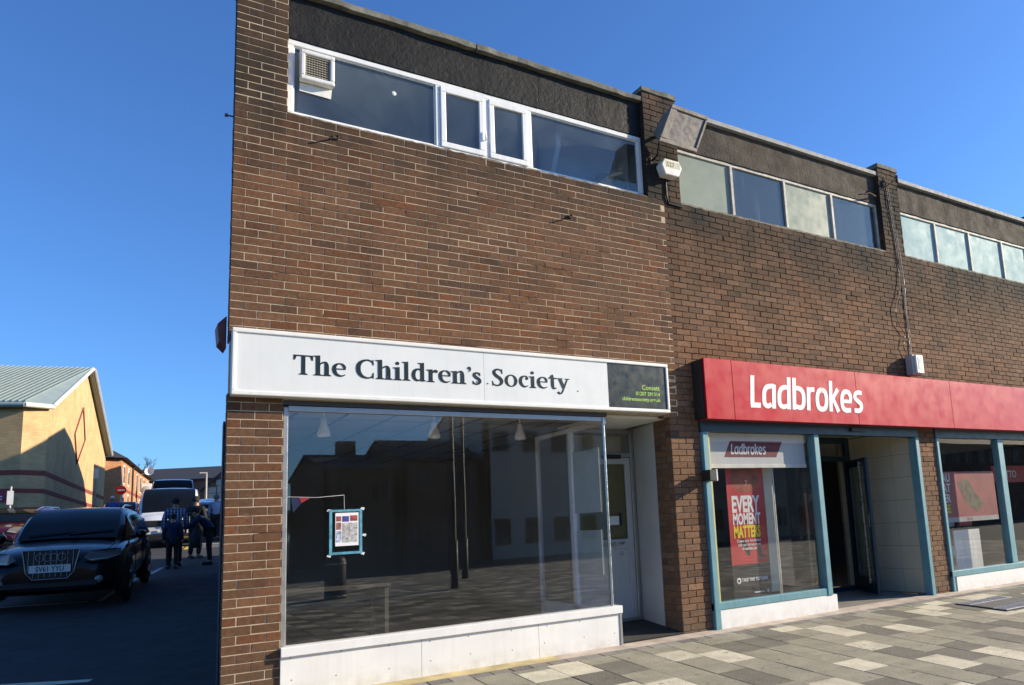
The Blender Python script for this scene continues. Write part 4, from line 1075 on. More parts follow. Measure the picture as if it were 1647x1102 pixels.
# cables down the second pier
cb = [[(9.42, -.012, 6.45), (9.46, -.014, 6.0), (9.50, -.012, 5.4), (9.52, -.012, 4.9), (9.46, -.03, 4.55), (9.30, -.035, 4.25), (9.34, -.035, 4.0), (9.46, -.03, 3.85), (9.40, -.035, 3.65), (9.47, -.03, 3.48)],
      [(9.58, -.012, 5.55), (9.61, -.012, 5.1), (9.63, -.012, 4.6), (9.57, -.012, 4.1), (9.58, -.012, 3.75), (9.56, -.012, 3.5)],
      [(9.48, -.012, 6.35), (9.52, -.012, 5.8), (9.565, -.012, 5.0), (9.59, -.012, 4.3), (9.62, -.012, 3.8), (9.58, -.012, 3.5)]]
for i, p in enumerate(cb):
    m_ = MB(); m_.tube(cat_rom(p, 5), (.006, .005, .005)[i], 6)
    tag(m_.build('wall_cable', (BLACKM, GREYPL, OLDFR)[i]), ('loose black cable looping down to the security light', 'thin grey cable clipped to the wall right of the looping one', 'pale cable running the full height of the second pier')[i], 'cable')
m_ = MB(); m_.tube([(9.30, -.02, 6.23), (9.45, -.09, 6.30), (9.62, -.10, 6.44)], .012, 6); m_.tube([(9.62, -.10, 6.36), (9.62, -.10, 6.48)], .02, 6)
tag(m_.build('iron_bracket', RUST), 'small black iron arm near the top of the second pier', 'bracket')
m_ = MB(); m_.tube([(8.75, -.0, 6.02), (8.95, -.06, 6.06), (9.22, .04, 6.10)], .012, 6); tag(m_.build('iron_bracket', RUST), 'dark iron arm across the fascia left of the second pier', 'bracket')
for i, p in enumerate(([(.84, -.08, 4.985), (.87, -.04, 5.0), (.90, .0, 5.02)], [(3.44, -.08, 4.655), (3.47, -.04, 4.67), (3.50, .0, 4.69)])):
    m_ = MB(); m_.tube(p, .009, 6); m_.tube([(p[2][0], 0, p[2][2]-.015), (p[2][0]+.01, -.02, p[2][2]+.02)], .016, 6)
    tag(m_.build('wall_hook', RUST), ('rusty iron hook in the bricks under the left upper window', 'rusty iron hook in the bricks under the right end of the white window')[i], 'hook')
m_ = MB(); m_.tube([(.01, .03, 5.02), (-.05, .03, 5.02)], .007, 6); m_.tube([(-.05, .03, 5.02), (-.075, .03, 5.02)], .016, 6); tag(m_.build('iron_pin', BLACKM), 'small black pin sticking out of the building corner', 'pin')
rb = MB(); rb.prism([(-.012, .06, 2.86), (-.07, .06, 2.92), (-.085, .06, 3.08), (-.012, .06, 3.16)], (0, .22, 0)); tag(rb.build('corner_alarm_box', M('dark_red_box', (.11,.02,.02), .5), bevel=.008), 'dark red box on the side wall at the building corner', 'alarm box')
dp = MB(); dp.prism([(-.014, .12, gz(.12)), (.0, .12, gz(.12)), (.04, .42, gz(.12)), (.012, .42, gz(.12))], (0, 0, 2.36)); tag(dp.build('side_post', TEALD, bevel=.006), 'dark blue post standing against the side of the brick corner', 'post')
pl = thing('projecting_light', 'small dark box lamp with white end on the left teal post', 'wall light', (5.22, -.05, 1.62))
MB().box(5.15, 5.25, -.20, -.046, 1.625, 1.755).build('case', BLACKM, pl, bevel=.004)
MB().box(5.2505, 5.272, -.20, -.046, 1.620, 1.760).build('face', WHITEPL, pl, bevel=.003)

# ------------------------------------------------------------------ buildings beyond, left of the corner
def brick_tex_mat(name, c1, c2, mort, scale=1.0, bw=.225, bh=.075):
    mt, n, out = new_mat(name)
    tc = node(n, 'ShaderNodeTexCoord').outputs['UV']
    bt = node(n, 'ShaderNodeTexBrick')
    bt.inputs['Color1'].default_value = (*c1, 1); bt.inputs['Color2'].default_value = (*c2, 1); bt.inputs['Mortar'].default_value = (*mort, 1)
    bt.inputs['Scale'].default_value = 1.0; bt.inputs['Mortar Size'].default_value = .010; bt.inputs['Brick Width'].default_value = bw; bt.inputs['Row Height'].default_value = bh; bt.inputs['Bias'].default_value = 0
    n.links.new(tc, bt.inputs['Vector'])
    g_ = node(n, 'ShaderNodeNewGeometry').outputs['Position']
    c = mixc(n, 1.0, bt.outputs['Color'], mixc(n, ramp(n, noise(n, g_, 1.5, 5), .3, .7), (.82,)*3, (1.15,)*3), 'MULTIPLY')
    finish(n, out, c, .9, 0, bt.outputs['Fac'], -.3, .01, .2)
    return mt
def wall_quad(root, name, mat_, p0, p1, z0, zt, peak=None, thick=.25):
    """vertical wall from p0 to p1 (xy), top heights zt=(a,b), optional (s, z) peak; uv in metres"""
    p0 = Vector((p0[0], p0[1], 0)); p1 = Vector((p1[0], p1[1], 0)); L = (p1-p0).length; u = (p1-p0)/L
    nrm = Vector((u.y, -u.x, 0))
    pts = [(0, z0), (L, z0), (L, zt[1])] + ([(L*peak[0], peak[1])] if peak else []) + [(0, zt[0])]
    fr = [p0+u*a+Vector((0, 0, z)) for a, z in pts]
    m_ = MB(); m_.prism(fr, -nrm*thick)
    o = m_.build(name, mat_, root)
    uv = o.data.uv_layers.new(name='UVMap')
    for lp in o.data.loops:
        v = o.data.vertices[lp.vertex_index].co
        uv.data[lp.index].uv = ((v-p0).dot(u), v.z)
    return o
CRM = brick_tex_mat('cream_brick_wall', (.52,.335,.155), (.60,.405,.20), (.44,.33,.20))
RDB = brick_tex_mat('orange_red_brick_wall', (.40,.16,.07), (.50,.22,.10), (.36,.24,.15))
DKB = brick_tex_mat('dark_red_brick_wall', (.16,.07,.05), (.20,.09,.06), (.18,.13,.10))
BAND = M('red_brick_band', (.24,.06,.045), .9, .15, 8)
GRROOF = M('grey_green_metal_roof', (.30,.36,.34), .45, .08, 2, 40, .05, metal=.2)
VERGE = M('pale_verge_board', (.66,.66,.62), .6)
SLATE = M('dark_slate_roof', (.032,.034,.038), .8, .2, 3, 30, .4)
A_ = Vector((-3.05, 27.24)); B_ = Vector((-1.45, 45.4)); A2 = Vector((-3.74, 26.70)); dl_ = Vector((-.965, .26)).normalized(); L_ = A2 + dl_*16
def gl(s): q = A_+(B_-A_)*s; return q
cbk = thing('cream_brick_hall', 'cream brick hall with grey green metal roof and red diamond on its gable', 'building', (A_.x, A_.y, gz(27)))
zg = 1.0
wall_quad(cbk, 'gable_wall', CRM, A_, B_, zg, (6.57, 6.57), (.5, 9.60))
wall_quad(cbk, 'corner_wall', CRM, A2, A_, zg, (6.50, 6.57))
wall_quad(cbk, 'side_wall', CRM, L_, A2, zg, (6.50, 6.50))
nrm_g = Vector(((B_-A_).y, -(B_-A_).x)).normalized()
apx = gl(.5)
rdir = dl_*18
V3 = lambda p, z: Vector((p.x, p.y, z))
ov = nrm_g*.25
eA = V3(A_+ov*.6, 6.45); eA2 = V3(A2+Vector((.05, -.35)), 6.38); apz = V3(apx+ov, 9.72)
m_ = MB(); m_.prism([eA2, eA2+V3(dl_*17, 0), apz+V3(rdir, .25), apz], (0, 0, .10)); m_.build('near_roof_slope', GRROOF, cbk)
m_ = MB(); m_.prism([eA, eA2, apz], (0, 0, .10)); m_.build('roof_corner', GRROOF, cbk)
bB = V3(B_+ov, 6.45)
m_ = MB(); m_.prism([apz, apz+V3(rdir, .25), bB+V3(rdir, 0), bB], (0, 0, .10)); m_.build('far_roof_slope', GRROOF, cbk)
for i in range(84):                                    # standing seams of the metal roof
    t_ = i/83.0
    e = eA2.lerp(eA2+V3(dl_*17, 0), t_) + Vector((0, 0, .13)); r_ = apz.lerp(apz+V3(rdir, .25), t_) + Vector((0, 0, .13))
    m_ = MB(); m_.tube([e, r_], .035, 4); m_.build('roof_seam', GRROOF, cbk)
m_ = MB(); m_.tube([eA+Vector((0, 0, .05)), apz+Vector((0, 0, .05))], .09, 4); m_.build('verge_board', VERGE, cbk)
m_ = MB(); m_.tube([apz+Vector((0, 0, .05)), bB+Vector((0, 0, .05))], .14, 4); m_.build('verge_board', M('grey_verge', (.30,.31,.32), .6), cbk)
m_ = MB(); m_.tube([eA2, eA2+V3(dl_*17, 0)], .10, 6); m_.build('gutter', GRROOF, cbk)
m_ = MB(); m_.tube([eA, eA2], .09, 6); m_.build('gutter', VERGE, cbk)
for z0, z1 in ((3.90, 4.08), (3.26, 3.42), (2.35, 2.5)):
    for p, q in ((A_, B_), (A2, A_), (L_, A2)):
        d = (q-p).normalized(); nn = Vector((d.y, -d.x))
        pp = [V3(p+nn*.012, z0), V3(q+nn*.012, z0), V3(q+nn*.012, z1), V3(p+nn*.012, z1)]
        m_ = MB(); m_.prism(pp, -V3(nn*.02, 0)); m_.build('brick_band', BAND, cbk)
d = (B_-A_).normalized(); 
def gp(s, z): return V3(gl(s)+nrm_g*.03, z)
dm = [gp(.46, 7.75), gp(.345, 6.25), gp(.40, 5.0), gp(.52, 6.35)]
m_ = MB()
for i in range(4): m_.tube([dm[i], dm[(i+1) % 4]], .03, 4)
m_.build('diamond_course', BAND, cbk)
m_ = MB(); a = A2+dl_*.35; b = A2+dl_*1.0; nn = Vector((-dl_.y, dl_.x)); nn = nn if nn.y < 0 else -nn
sp = thing('car_park_sign', 'dark red sign with white lines low on the cream hall side wall', 'sign', (a.x, a.y, 2.7))
def sgn(a0, a1, z0, z1, dd): 
    p, q = A2+dl_*a0, A2+dl_*a1
    return [V3(p+nn*dd, z0), V3(q+nn*dd, z0), V3(q+nn*dd, z1), V3(p+nn*dd, z1)]
m_ = MB(); m_.prism(sgn(.30, 1.0, 2.95, 3.35, .04), -V3(nn*.03, 0)); m_.build('sign_board', M('maroon_board', (.30,.02,.05), .5), sp)
m_ = MB(); m_.prism(sgn(.45, .90, 3.12, 3.17, .045), -V3(nn*.004, 0)); m_.build('print_line', LETW, sp)
m_ = MB(); m_.prism(sgn(.45, .90, 3.03, 3.07, .045), -V3(nn*.004, 0)); m_.build('print_line', LETW, sp)
m_ = MB(); m_.prism(sgn(.62, .90, 3.22, 3.30, .045), -V3(nn*.004, 0)); m_.build('blue_badge', flat_mat('blue_print', (.05,.08,.4)), sp)

rbk = thing('red_brick_block', 'two-storey orange red brick block with tall windows behind the cream hall', 'building', (-.65, 47.4, gz(47)))
c1, c2 = Vector((-.65, 47.4)), Vector((1.37, 65.4))
wall_quad(rbk, 'street_wall', RDB, c1, c2, 2, (6.55, 6.55)); wall_quad(rbk, 'end_wall', RDB, Vector((-5, 45.0)), c1, 2, (6.55, 6.55))
m_ = MB(); e0, e1, e2, e3 = V3(c1+Vector((.3, -.3)), 6.5), V3(c2+Vector((.3, .3)), 6.5), V3(Vector((-5, 44.7)), 6.5), V3(Vector((-3, 65)), 6.5)
rg0, rg1 = V3(Vector((-2.2, 50)), 7.9), V3(Vector((-.9, 63)), 7.9)
m_.add([e0, e1, rg1, rg0, e2, e3], [(0,1,2,3), (4,0,3), (4,3,2,5), (1,5,2), (0,4,5,1)]); m_.build('hipped_roof', SLATE, rbk)
for i in range(7):
    for z0, z1 in ((3.3, 4.5), (5.0, 6.2)):
        s0 = .05+i*.135; p, q = c1.lerp(c2, s0), c1.lerp(c2, s0+.05); d = (c2-c1).normalized(); n2 = Vector((d.y, -d.x))
        m_ = MB(); m_.prism([V3(p+n2*.02, z0), V3(q+n2*.02, z0), V3(q+n2*.02, z1), V3(p+n2*.02, z1)], -V3(n2*.1, 0)); fw = m_.build('window', VERGE, rbk)
        m_ = MB(); p2, q2 = p.lerp(q, .1), p.lerp(q, .9); m_.prism([V3(p2+n2*.03, z0+.08), V3(q2+n2*.03, z0+.08), V3(q2+n2*.03, z1-.08), V3(p2+n2*.03, z1-.08)], -V3(n2*.008, 0)); m_.build('pane', GLASSD, fw)
for z0 in (2.95, 4.6):
    d = (c2-c1).normalized(); n2 = Vector((d.y, -d.x)); m_ = MB(); m_.prism([V3(c1+n2*.012, z0), V3(c2+n2*.012, z0), V3(c2+n2*.012, z0+.18), V3(c1+n2*.012, z0+.18)], -V3(n2*.02, 0)); m_.build('brick_band', BAND, rbk)
m_ = MB(); m_.tube([V3(c1.lerp(c2, .32)+Vector((.06, 0)), 3), V3(c1.lerp(c2, .32)+Vector((.06, 0)), 6.5)], .06, 6); m_.build('drainpipe', BLACKM, rbk)
sdh = thing('satellite_dish', 'white satellite dish on the end of the red brick block', 'dish', (1.1, 56.5, 6.2))
m_ = MB(); o_ = Vector((1.1, 55.8, 6.35)); ax = Vector((-.2, -.95, .25)).normalized(); u1 = ax.cross(Vector((0,0,1))).normalized(); u2 = u1.cross(ax)
rings = [[o_ + ax*(.14*(rr/.30)**2-.0)+ (u1*math.cos(k*math.pi/10)+u2*math.sin(k*math.pi/10))*rr for k in range(20)] for rr in (.02, .12, .22, .30)]
m_.loft(rings, True, False); m_.build('dish', WHITEPL, sdh)
m_ = MB(); m_.tube([o_, (.6, 56.3, 6.2)], .04, 6); m_.build('mount_arm', GREYPL, sdh)
acu = thing('air_conditioner', 'white air conditioning unit on the red brick block wall', 'air conditioner', (.95, 56.0, 5.0))
m_ = MB(); m_.box(.62, 1.25, 55.6, 56.5, 4.55, 5.5); m_.build('case', WHITEPL, acu, bevel=.02)
MB().lathe([(.05, 55.58), (.30, 55.585), (.32, 55.60)], (.93, 0, 5.02), 'y', 20).build('fan_grille', GREYPL, acu)
ltb = thing('sloping_roof_outbuilding', 'low brick outbuilding with a long sloping roof beyond the red block', 'building', (1.5, 66, 3))
wall_quad(ltb, 'wall', RDB, Vector((.8, 66.2)), Vector((4.4, 72.0)), 2, (6.0, 4.6))
m_ = MB(); m_.prism([(.7, 66.0, 6.0), (4.9, 72.2, 4.55), (2.0, 76, 4.55), (-2, 70, 6.0)], (0, 0, .2)); m_.build('sloping_roof', COPE, ltb)
for i in range(6):
    t_ = .1+i*.15; p = Vector((.8, 66.2)).lerp(Vector((4.4, 72.0)), t_); m_ = MB(); m_.box(p.x-.05, p.x+.35, p.y-.35, p.y, 5.85-1.4*t_, 6.0-1.4*t_); m_.build('rafter_end', TIMBER, ltb)

fb = thing('slate_roofed_range', 'long dark brick range with slate roof at the end of the side street', 'building', (5, 78, 3))
fu_ = Vector((.843, -.538)); fo = Vector((2.28, 80.08)) - fu_*6; fe = fo+fu_*26
wall_quad(fb, 'wall', DKB, fo, fe, 2, (7.35, 7.35))
bk = Vector((.538, .843))
m_ = MB(); m_.prism([V3(fo-bk*.3, 7.3), V3(fe-bk*.3, 7.3), V3(fe+bk*5, 8.95), V3(fo+bk*5, 8.95)], (0, 0, .12)); m_.build('roof', SLATE, fb)
for s0 in (5.0, 7.2, 9.2, 11.2, 15.0, 17.0):
    p, q = fo+fu_*s0, fo+fu_*(s0+.62)
    m_ = MB(); m_.prism([V3(p-bk*.04, 5.95), V3(q-bk*.04, 5.95), V3(q-bk*.04, 6.95), V3(p-bk*.04, 6.95)], V3(bk*.1, 0)); fw = m_.build('window', VERGE, fb)
    p2, q2 = p.lerp(q, .12), p.lerp(q, .88)
    m_ = MB(); m_.prism([V3(p2-bk*.05, 6.03), V3(q2-bk*.05, 6.03), V3(q2-bk*.05, 6.40), V3(p2-bk*.05, 6.40)], V3(bk*.006, 0)); m_.prism([V3(p2-bk*.05, 6.46), V3(q2-bk*.05, 6.46), V3(q2-bk*.05, 6.87), V3(p2-bk*.05, 6.87)], V3(bk*.006, 0)); m_.build('pane', WASH2, fw)
m_ = MB(); p, q = fo+fu_*12.3, fo+fu_*14.4; m_.prism([V3(p-bk*.06, 5.0), V3(q-bk*.06, 5.0), V3(q-bk*.06, 5.55), V3(p-bk*.06, 5.55)], V3(bk*.05, 0)); m_.build('green_fascia', flat_mat('green_fascia', (.02,.16,.04)), fb)
gbd = thing('glazed_gable_building', 'dark gabled building with blue glazing beside the brick corner', 'building', (5.9, 60, 3))
g0, g1 = Vector((5.15, 61.5)), Vector((8.6, 59.2))
wall_quad(gbd, 'gable_wall', M('dark_cladding', (.09,.10,.11), .7), g0, g1, 2, (5.4, 5.4), (.5, 7.0))
m_ = MB(); d = (g1-g0).normalized(); n2 = Vector((d.y, -d.x))
for (a0, a1, z0, z1) in ((.25, .9, 4.5, 5.0), (1.0, 1.65, 4.5, 5.0), (.25, .9, 5.05, 5.5), (1.0, 1.65, 5.05, 5.6), (.9, 1.65, 5.65, 6.1)):
    p, q = g0+d*a0, g0+d*a1; mm = MB(); mm.prism([V3(p+n2*.03, z0), V3(q+n2*.03, z0), V3(q+n2*.03, z1), V3(p+n2*.03, z1)], -V3(n2*.02, 0)); mm.build('pane', WASH2, gbd)
m_.tube([V3(g0+n2*.2-d*.3, 5.25), V3(g0+d*2.05+n2*.2, 7.1), V3(g1+n2*.2+d*.3, 5.25)], .14, 4); m_.build('roof_edge', SLATE, gbd)

# rear buildings whose shadow falls across the cream gable (hidden behind the terrace)
def simple_building(name, label, x0, x1, y0, y1, z0, zt, prof, wm, rm):
    t_ = thing(name, label, 'building', ((x0+x1)/2, y0, z0))
    m_ = MB(); m_.prism([(x0, y0, z0), (x0, y1, z0)] + [(x0, y, z) for y, z in reversed(prof)], (x1-x0, 0, 0)); m_.build('wall', wm, t_)
    for i in range(len(prof)-1):
        (ya, za), (yb, zb) = prof[i], prof[i+1]
        m_ = MB(); m_.prism([(x0-.15, ya, za+.01), (x0-.15, yb, zb+.01), (x0-.15, yb, zb+.12), (x0-.15, ya, za+.12)], (x1-x0+.3, 0, 0)); m_.build('roof_slope', rm, t_)
    return t_
simple_building('rear_brick_building', 'pitched brick building behind the terrace beyond the side street', 7.5, 16, 21.2, 34.8, .5, 9, [(21.2, 8.9), (23.5, 9.7), (27.0, 10.4), (29.0, 10.0), (33.6, 8.4), (34.8, 7.4)], FLANK, SLATE)
simple_building('rear_flat_block', 'flat roofed block farther behind the terrace', 8.2, 16, 36.6, 44, 1.5, 9, [(36.6, 9.7), (44, 9.7)], FLANK, ROOF)

# ------------------------------------------------------------------ across the street (seen in the shop glass)
RENDW = M('pale_render', (.72,.66,.54), .9, .12, 2, 40, .3, streak=.3); STONE = brick_tex_mat('sandstone_wall', (.30,.24,.17), (.36,.29,.20), (.28,.24,.18), 1, .45, .2)
OPF = M('dull_sash', (.20,.19,.17), .7); OPG = M('dark_window_glass', (.010,.012,.014), .05, .1, 3, 40, 0, spec=.3)
def opposite(name, label, x0, x1, eave, ridge, wm, chim=(), seed=0, depth=8, hip=False):
    y0 = -28.0; g0_ = gz(-20); t_ = thing(name, label, 'building', ((x0+x1)/2, y0, g0_))
    wall_quad(t_, 'front_wall', wm, Vector((x1, y0)), Vector((x0, y0)), g0_, (eave, eave), thick=.3)
    wall_quad(t_, 'end_wall', wm, Vector((x0, y0)), Vector((x0, y0-depth)), g0_, (eave, eave), (.5, ridge))
    wall_quad(t_, 'end_wall', wm, Vector((x1, y0-depth)), Vector((x1, y0)), g0_, (eave, eave), (.5, ridge))
    ym = y0-depth/2
    m_ = MB(); m_.prism([(x0-.1, y0+.25, eave-.05), (x1+.1, y0+.25, eave-.05), (x1+.1, ym, ridge), (x0-.1, ym, ridge)], (0, 0, .1)); m_.build('roof_slope', SLATE, t_)
    m_ = MB(); m_.prism([(x0-.1, y0-depth-.25, eave-.05), (x1+.1, y0-depth-.25, eave-.05), (x1+.1, ym, ridge), (x0-.1, ym, ridge)], (0, 0, .1)); m_.build('roof_slope', SLATE, t_)
    for cx in chim:
        MB().box(cx-.45, cx+.45, ym-.3, ym+.3, ridge-.6, ridge+.75).build('chimney', FLANK, t_)
    n = max(2, int((x1-x0)/1.7)); hgt = eave-g0_
    for i in range(n):
        xc = x0+(x1-x0)*(i+.5)/n
        for (za, zb) in (((g0_+.9, g0_+2.0),) if hgt < 3 else ((g0_+.7, g0_+2.0), (eave-1.5, eave-.4))):
            m_ = MB(); rect_frame(m_, xc-.45, xc+.45, za, zb, .07, y0, y0+.06); m_.box(xc-.03, xc+.03, y0, y0+.05, za+.07, zb-.07); fw = m_.build('window', OPF, t_)
            pane(fw, OPG, xc-.38, xc+.38, za+.07, zb-.07, y0+.012)
    return t_
opposite('opposite_cottage', 'dark gabled house with chimney reflected left of centre in the shop window', 7.0, 10.3, 4.1, 5.1, FLANK, (8.9,))
opposite('opposite_house', 'plain slate roofed house reflected in the middle of the shop window', 10.5, 14.6, 4.6, 5.85, DKB, ())
opposite('opposite_shop', 'pale rendered building reflected at the right of the charity shop window', 14.8, 25.0, 6.5, 8.0, RENDW, (17.0,))
opposite('opposite_stone_shop', 'sandstone row reflected in the betting shop window', 25.3, 40.0, 5.6, 7.4, STONE, (30, 36))
opposite('opposite_brick_shop', 'long brick row reflected in the far right shop windows', 40.3, 70.0, 5.8, 7.6, DKB, (45, 55, 63))
opposite('opposite_low_row', 'low dark row across the street behind the camera', -26.0, 2.0, 3.0, 4.6, DKB, (-8,))
for i, (xx, yy) in enumerate(((7.15, -13.0), (8.9, -16.5))):
    t_ = thing('street_lamp', ('near', 'far')[i]+' lamp column across the street reflected in the charity shop window', 'street lamp', (xx, yy, gz(-8)))
    MB().tube([(xx, yy, gz(-8)), (xx, yy, .9), (xx, yy, .91), (xx, yy, 6.5)], [.11, .11, .07, .05], 12).build('column', BLACKM, t_)
    m_ = MB(); m_.tube([(xx, yy, 6.4), (xx+.2, yy, 6.6), (xx+.9, yy, 6.65)], .03, 8); m_.build('arm', BLACKM, t_)
    MB().box(xx+.7, xx+1.3, yy-.1, yy+.1, 6.60, 6.72).build('lamp_head', GREYPL, t_, bevel=.03)
t_ = thing('litter_bin', 'black litter bin with pale bands reflected low in the charity shop window', 'bin', (4.04, -13.3, gz(-8)))
gb = gz(-8)
MB().lathe([(0, gb), (.26, gb), (.27, gb+.05), (.27, gb+.95), (.22, gb+1.05), (0, gb+1.1)], (4.04, -13.3, 0), 'z', 24).build('body', BLACKM, t_)
MB().lathe([(.272, gb+.06), (.276, gb+.06), (.276, gb+.10), (.272, gb+.10)], (4.04, -13.3, 0), 'z', 24).build('band', GREYPL, t_)
MB().lathe([(.272, gb+.86), (.276, gb+.86), (.276, gb+.91), (.272, gb+.91)], (4.04, -13.3, 0), 'z', 24).build('band', GREYPL, t_)

# ------------------------------------------------------------------ trees
def leaf_tree(name, label, loc, h, r, seed, bare=False, group=None):
    rnd = R_(seed); t_ = thing(name, label, 'tree', loc, group)
    B = Vector(loc); m_ = MB(); tips = []
    m_.tube([B, B+Vector((rnd.uniform(-.1,.1), 0, h*.25)), B+Vector((rnd.uniform(-.2,.2), 0, h*.5))], [h*.035, h*.026, h*.018], 8)
    def branch(p, d, l, rad, lev):
        q = p+d*l; m_.tube([p, p.lerp(q, .5)+Vector((rnd.uniform(-1,1), rnd.uniform(-1,1), rnd.uniform(-1,1)))*l*.06, q], [rad, rad*.8, rad*.55], 5, False)
        if lev == 0: tips.append(q); return
        for _ in range(3):
            nd = (d+Vector((rnd.uniform(-.8,.8), rnd.uniform(-.8,.8), rnd.uniform(-.2,.6)))).normalized(); branch(q, nd, l*rnd.uniform(.55,.8), rad*.55, lev-1)
    for k in range(6):
        a = k*1.05+rnd.random(); branch(B+Vector((0, 0, h*rnd.uniform(.25,.5))), Vector((math.cos(a)*.7, math.sin(a)*.7, .8)).normalized(), h*.2, h*.012, 3 if bare else 2)
    m_.build('trunk', M(name+'_bark', (.06,.045,.035), .95), t_)
    if not bare:
        c = MB()
        for q in tips:
            for _ in range(26):
                p = q+Vector((rnd.gauss(0,1), rnd.gauss(0,1), rnd.gauss(0,1)))*r*.16; a = Vector((rnd.uniform(-1,1), rnd.uniform(-1,1), rnd.uniform(-1,1))).normalized(); b_ = a.cross(Vector((rnd.uniform(-1,1), rnd.uniform(-1,1), rnd.uniform(-1,1)))).normalized(); s_ = rnd.uniform(.05,.11)
                c.add([p-a*s_, p+b_*s_*.5, p+a*s_, p-b_*s_*.5], [(0,1,2,3)])
        tag(c.build('crown', M(name+'_leaf', (.035,.055,.02), .8), t_), kind='stuff')
    return t_
leaf_tree('bare_tree', 'bare winter tree showing above the red brick block roof', (1.2, 84, 4.5), 6.2, 2.5, 5, True)
leaf_tree('evergreen_tree', 'dark evergreen reflected at the left of the charity shop window', (4.2, -31, gz(-8)), 3.6, 1.6, 8)
leaf_tree('evergreen_tree', 'second dark evergreen reflected beside the gabled house', (5.9, -32, gz(-8)), 3.2, 1.5, 9)

# ------------------------------------------------------------------ vehicles (front at y=0, facing -y, in their own frame)
TYRE = M('tyre_rubber', (.012,.012,.012), .85); RIM = M('alloy_rim', (.35,.35,.36), .3, metal=.8)
CGLASS = M('tinted_car_glass', (.006,.008,.010), .03, .1, 3, 40, 0, spec=.22)
CHROME = M('chrome', (.75,.75,.76), .12, .05, 8, 40, 0, metal=1)
PLATEW = flat_mat('white_plate', (.74,.74,.72), .4); PLATEY = flat_mat('yellow_plate', (.70,.52,.04), .4); PINK_ = flat_mat('plate_ink', (.008,.008,.01), .5)
LENS = M('headlamp_glass', (.20,.21,.22), .08, .2, 20, 40, .1, spec=.8); TAIL = M('tail_lamp_red', (.50,.015,.015), .15, .1)
BPLAST = M('black_bumper_plastic', (.015,.015,.016), .55)
def paint(name, c, rough=.22): return M(name, c, rough, .04, 2, 40, 0, coat=.8)
def lp(x0, z0, y=0):
    return lambda a, b_, d: Vector((x0+a, y-d, z0+b_))
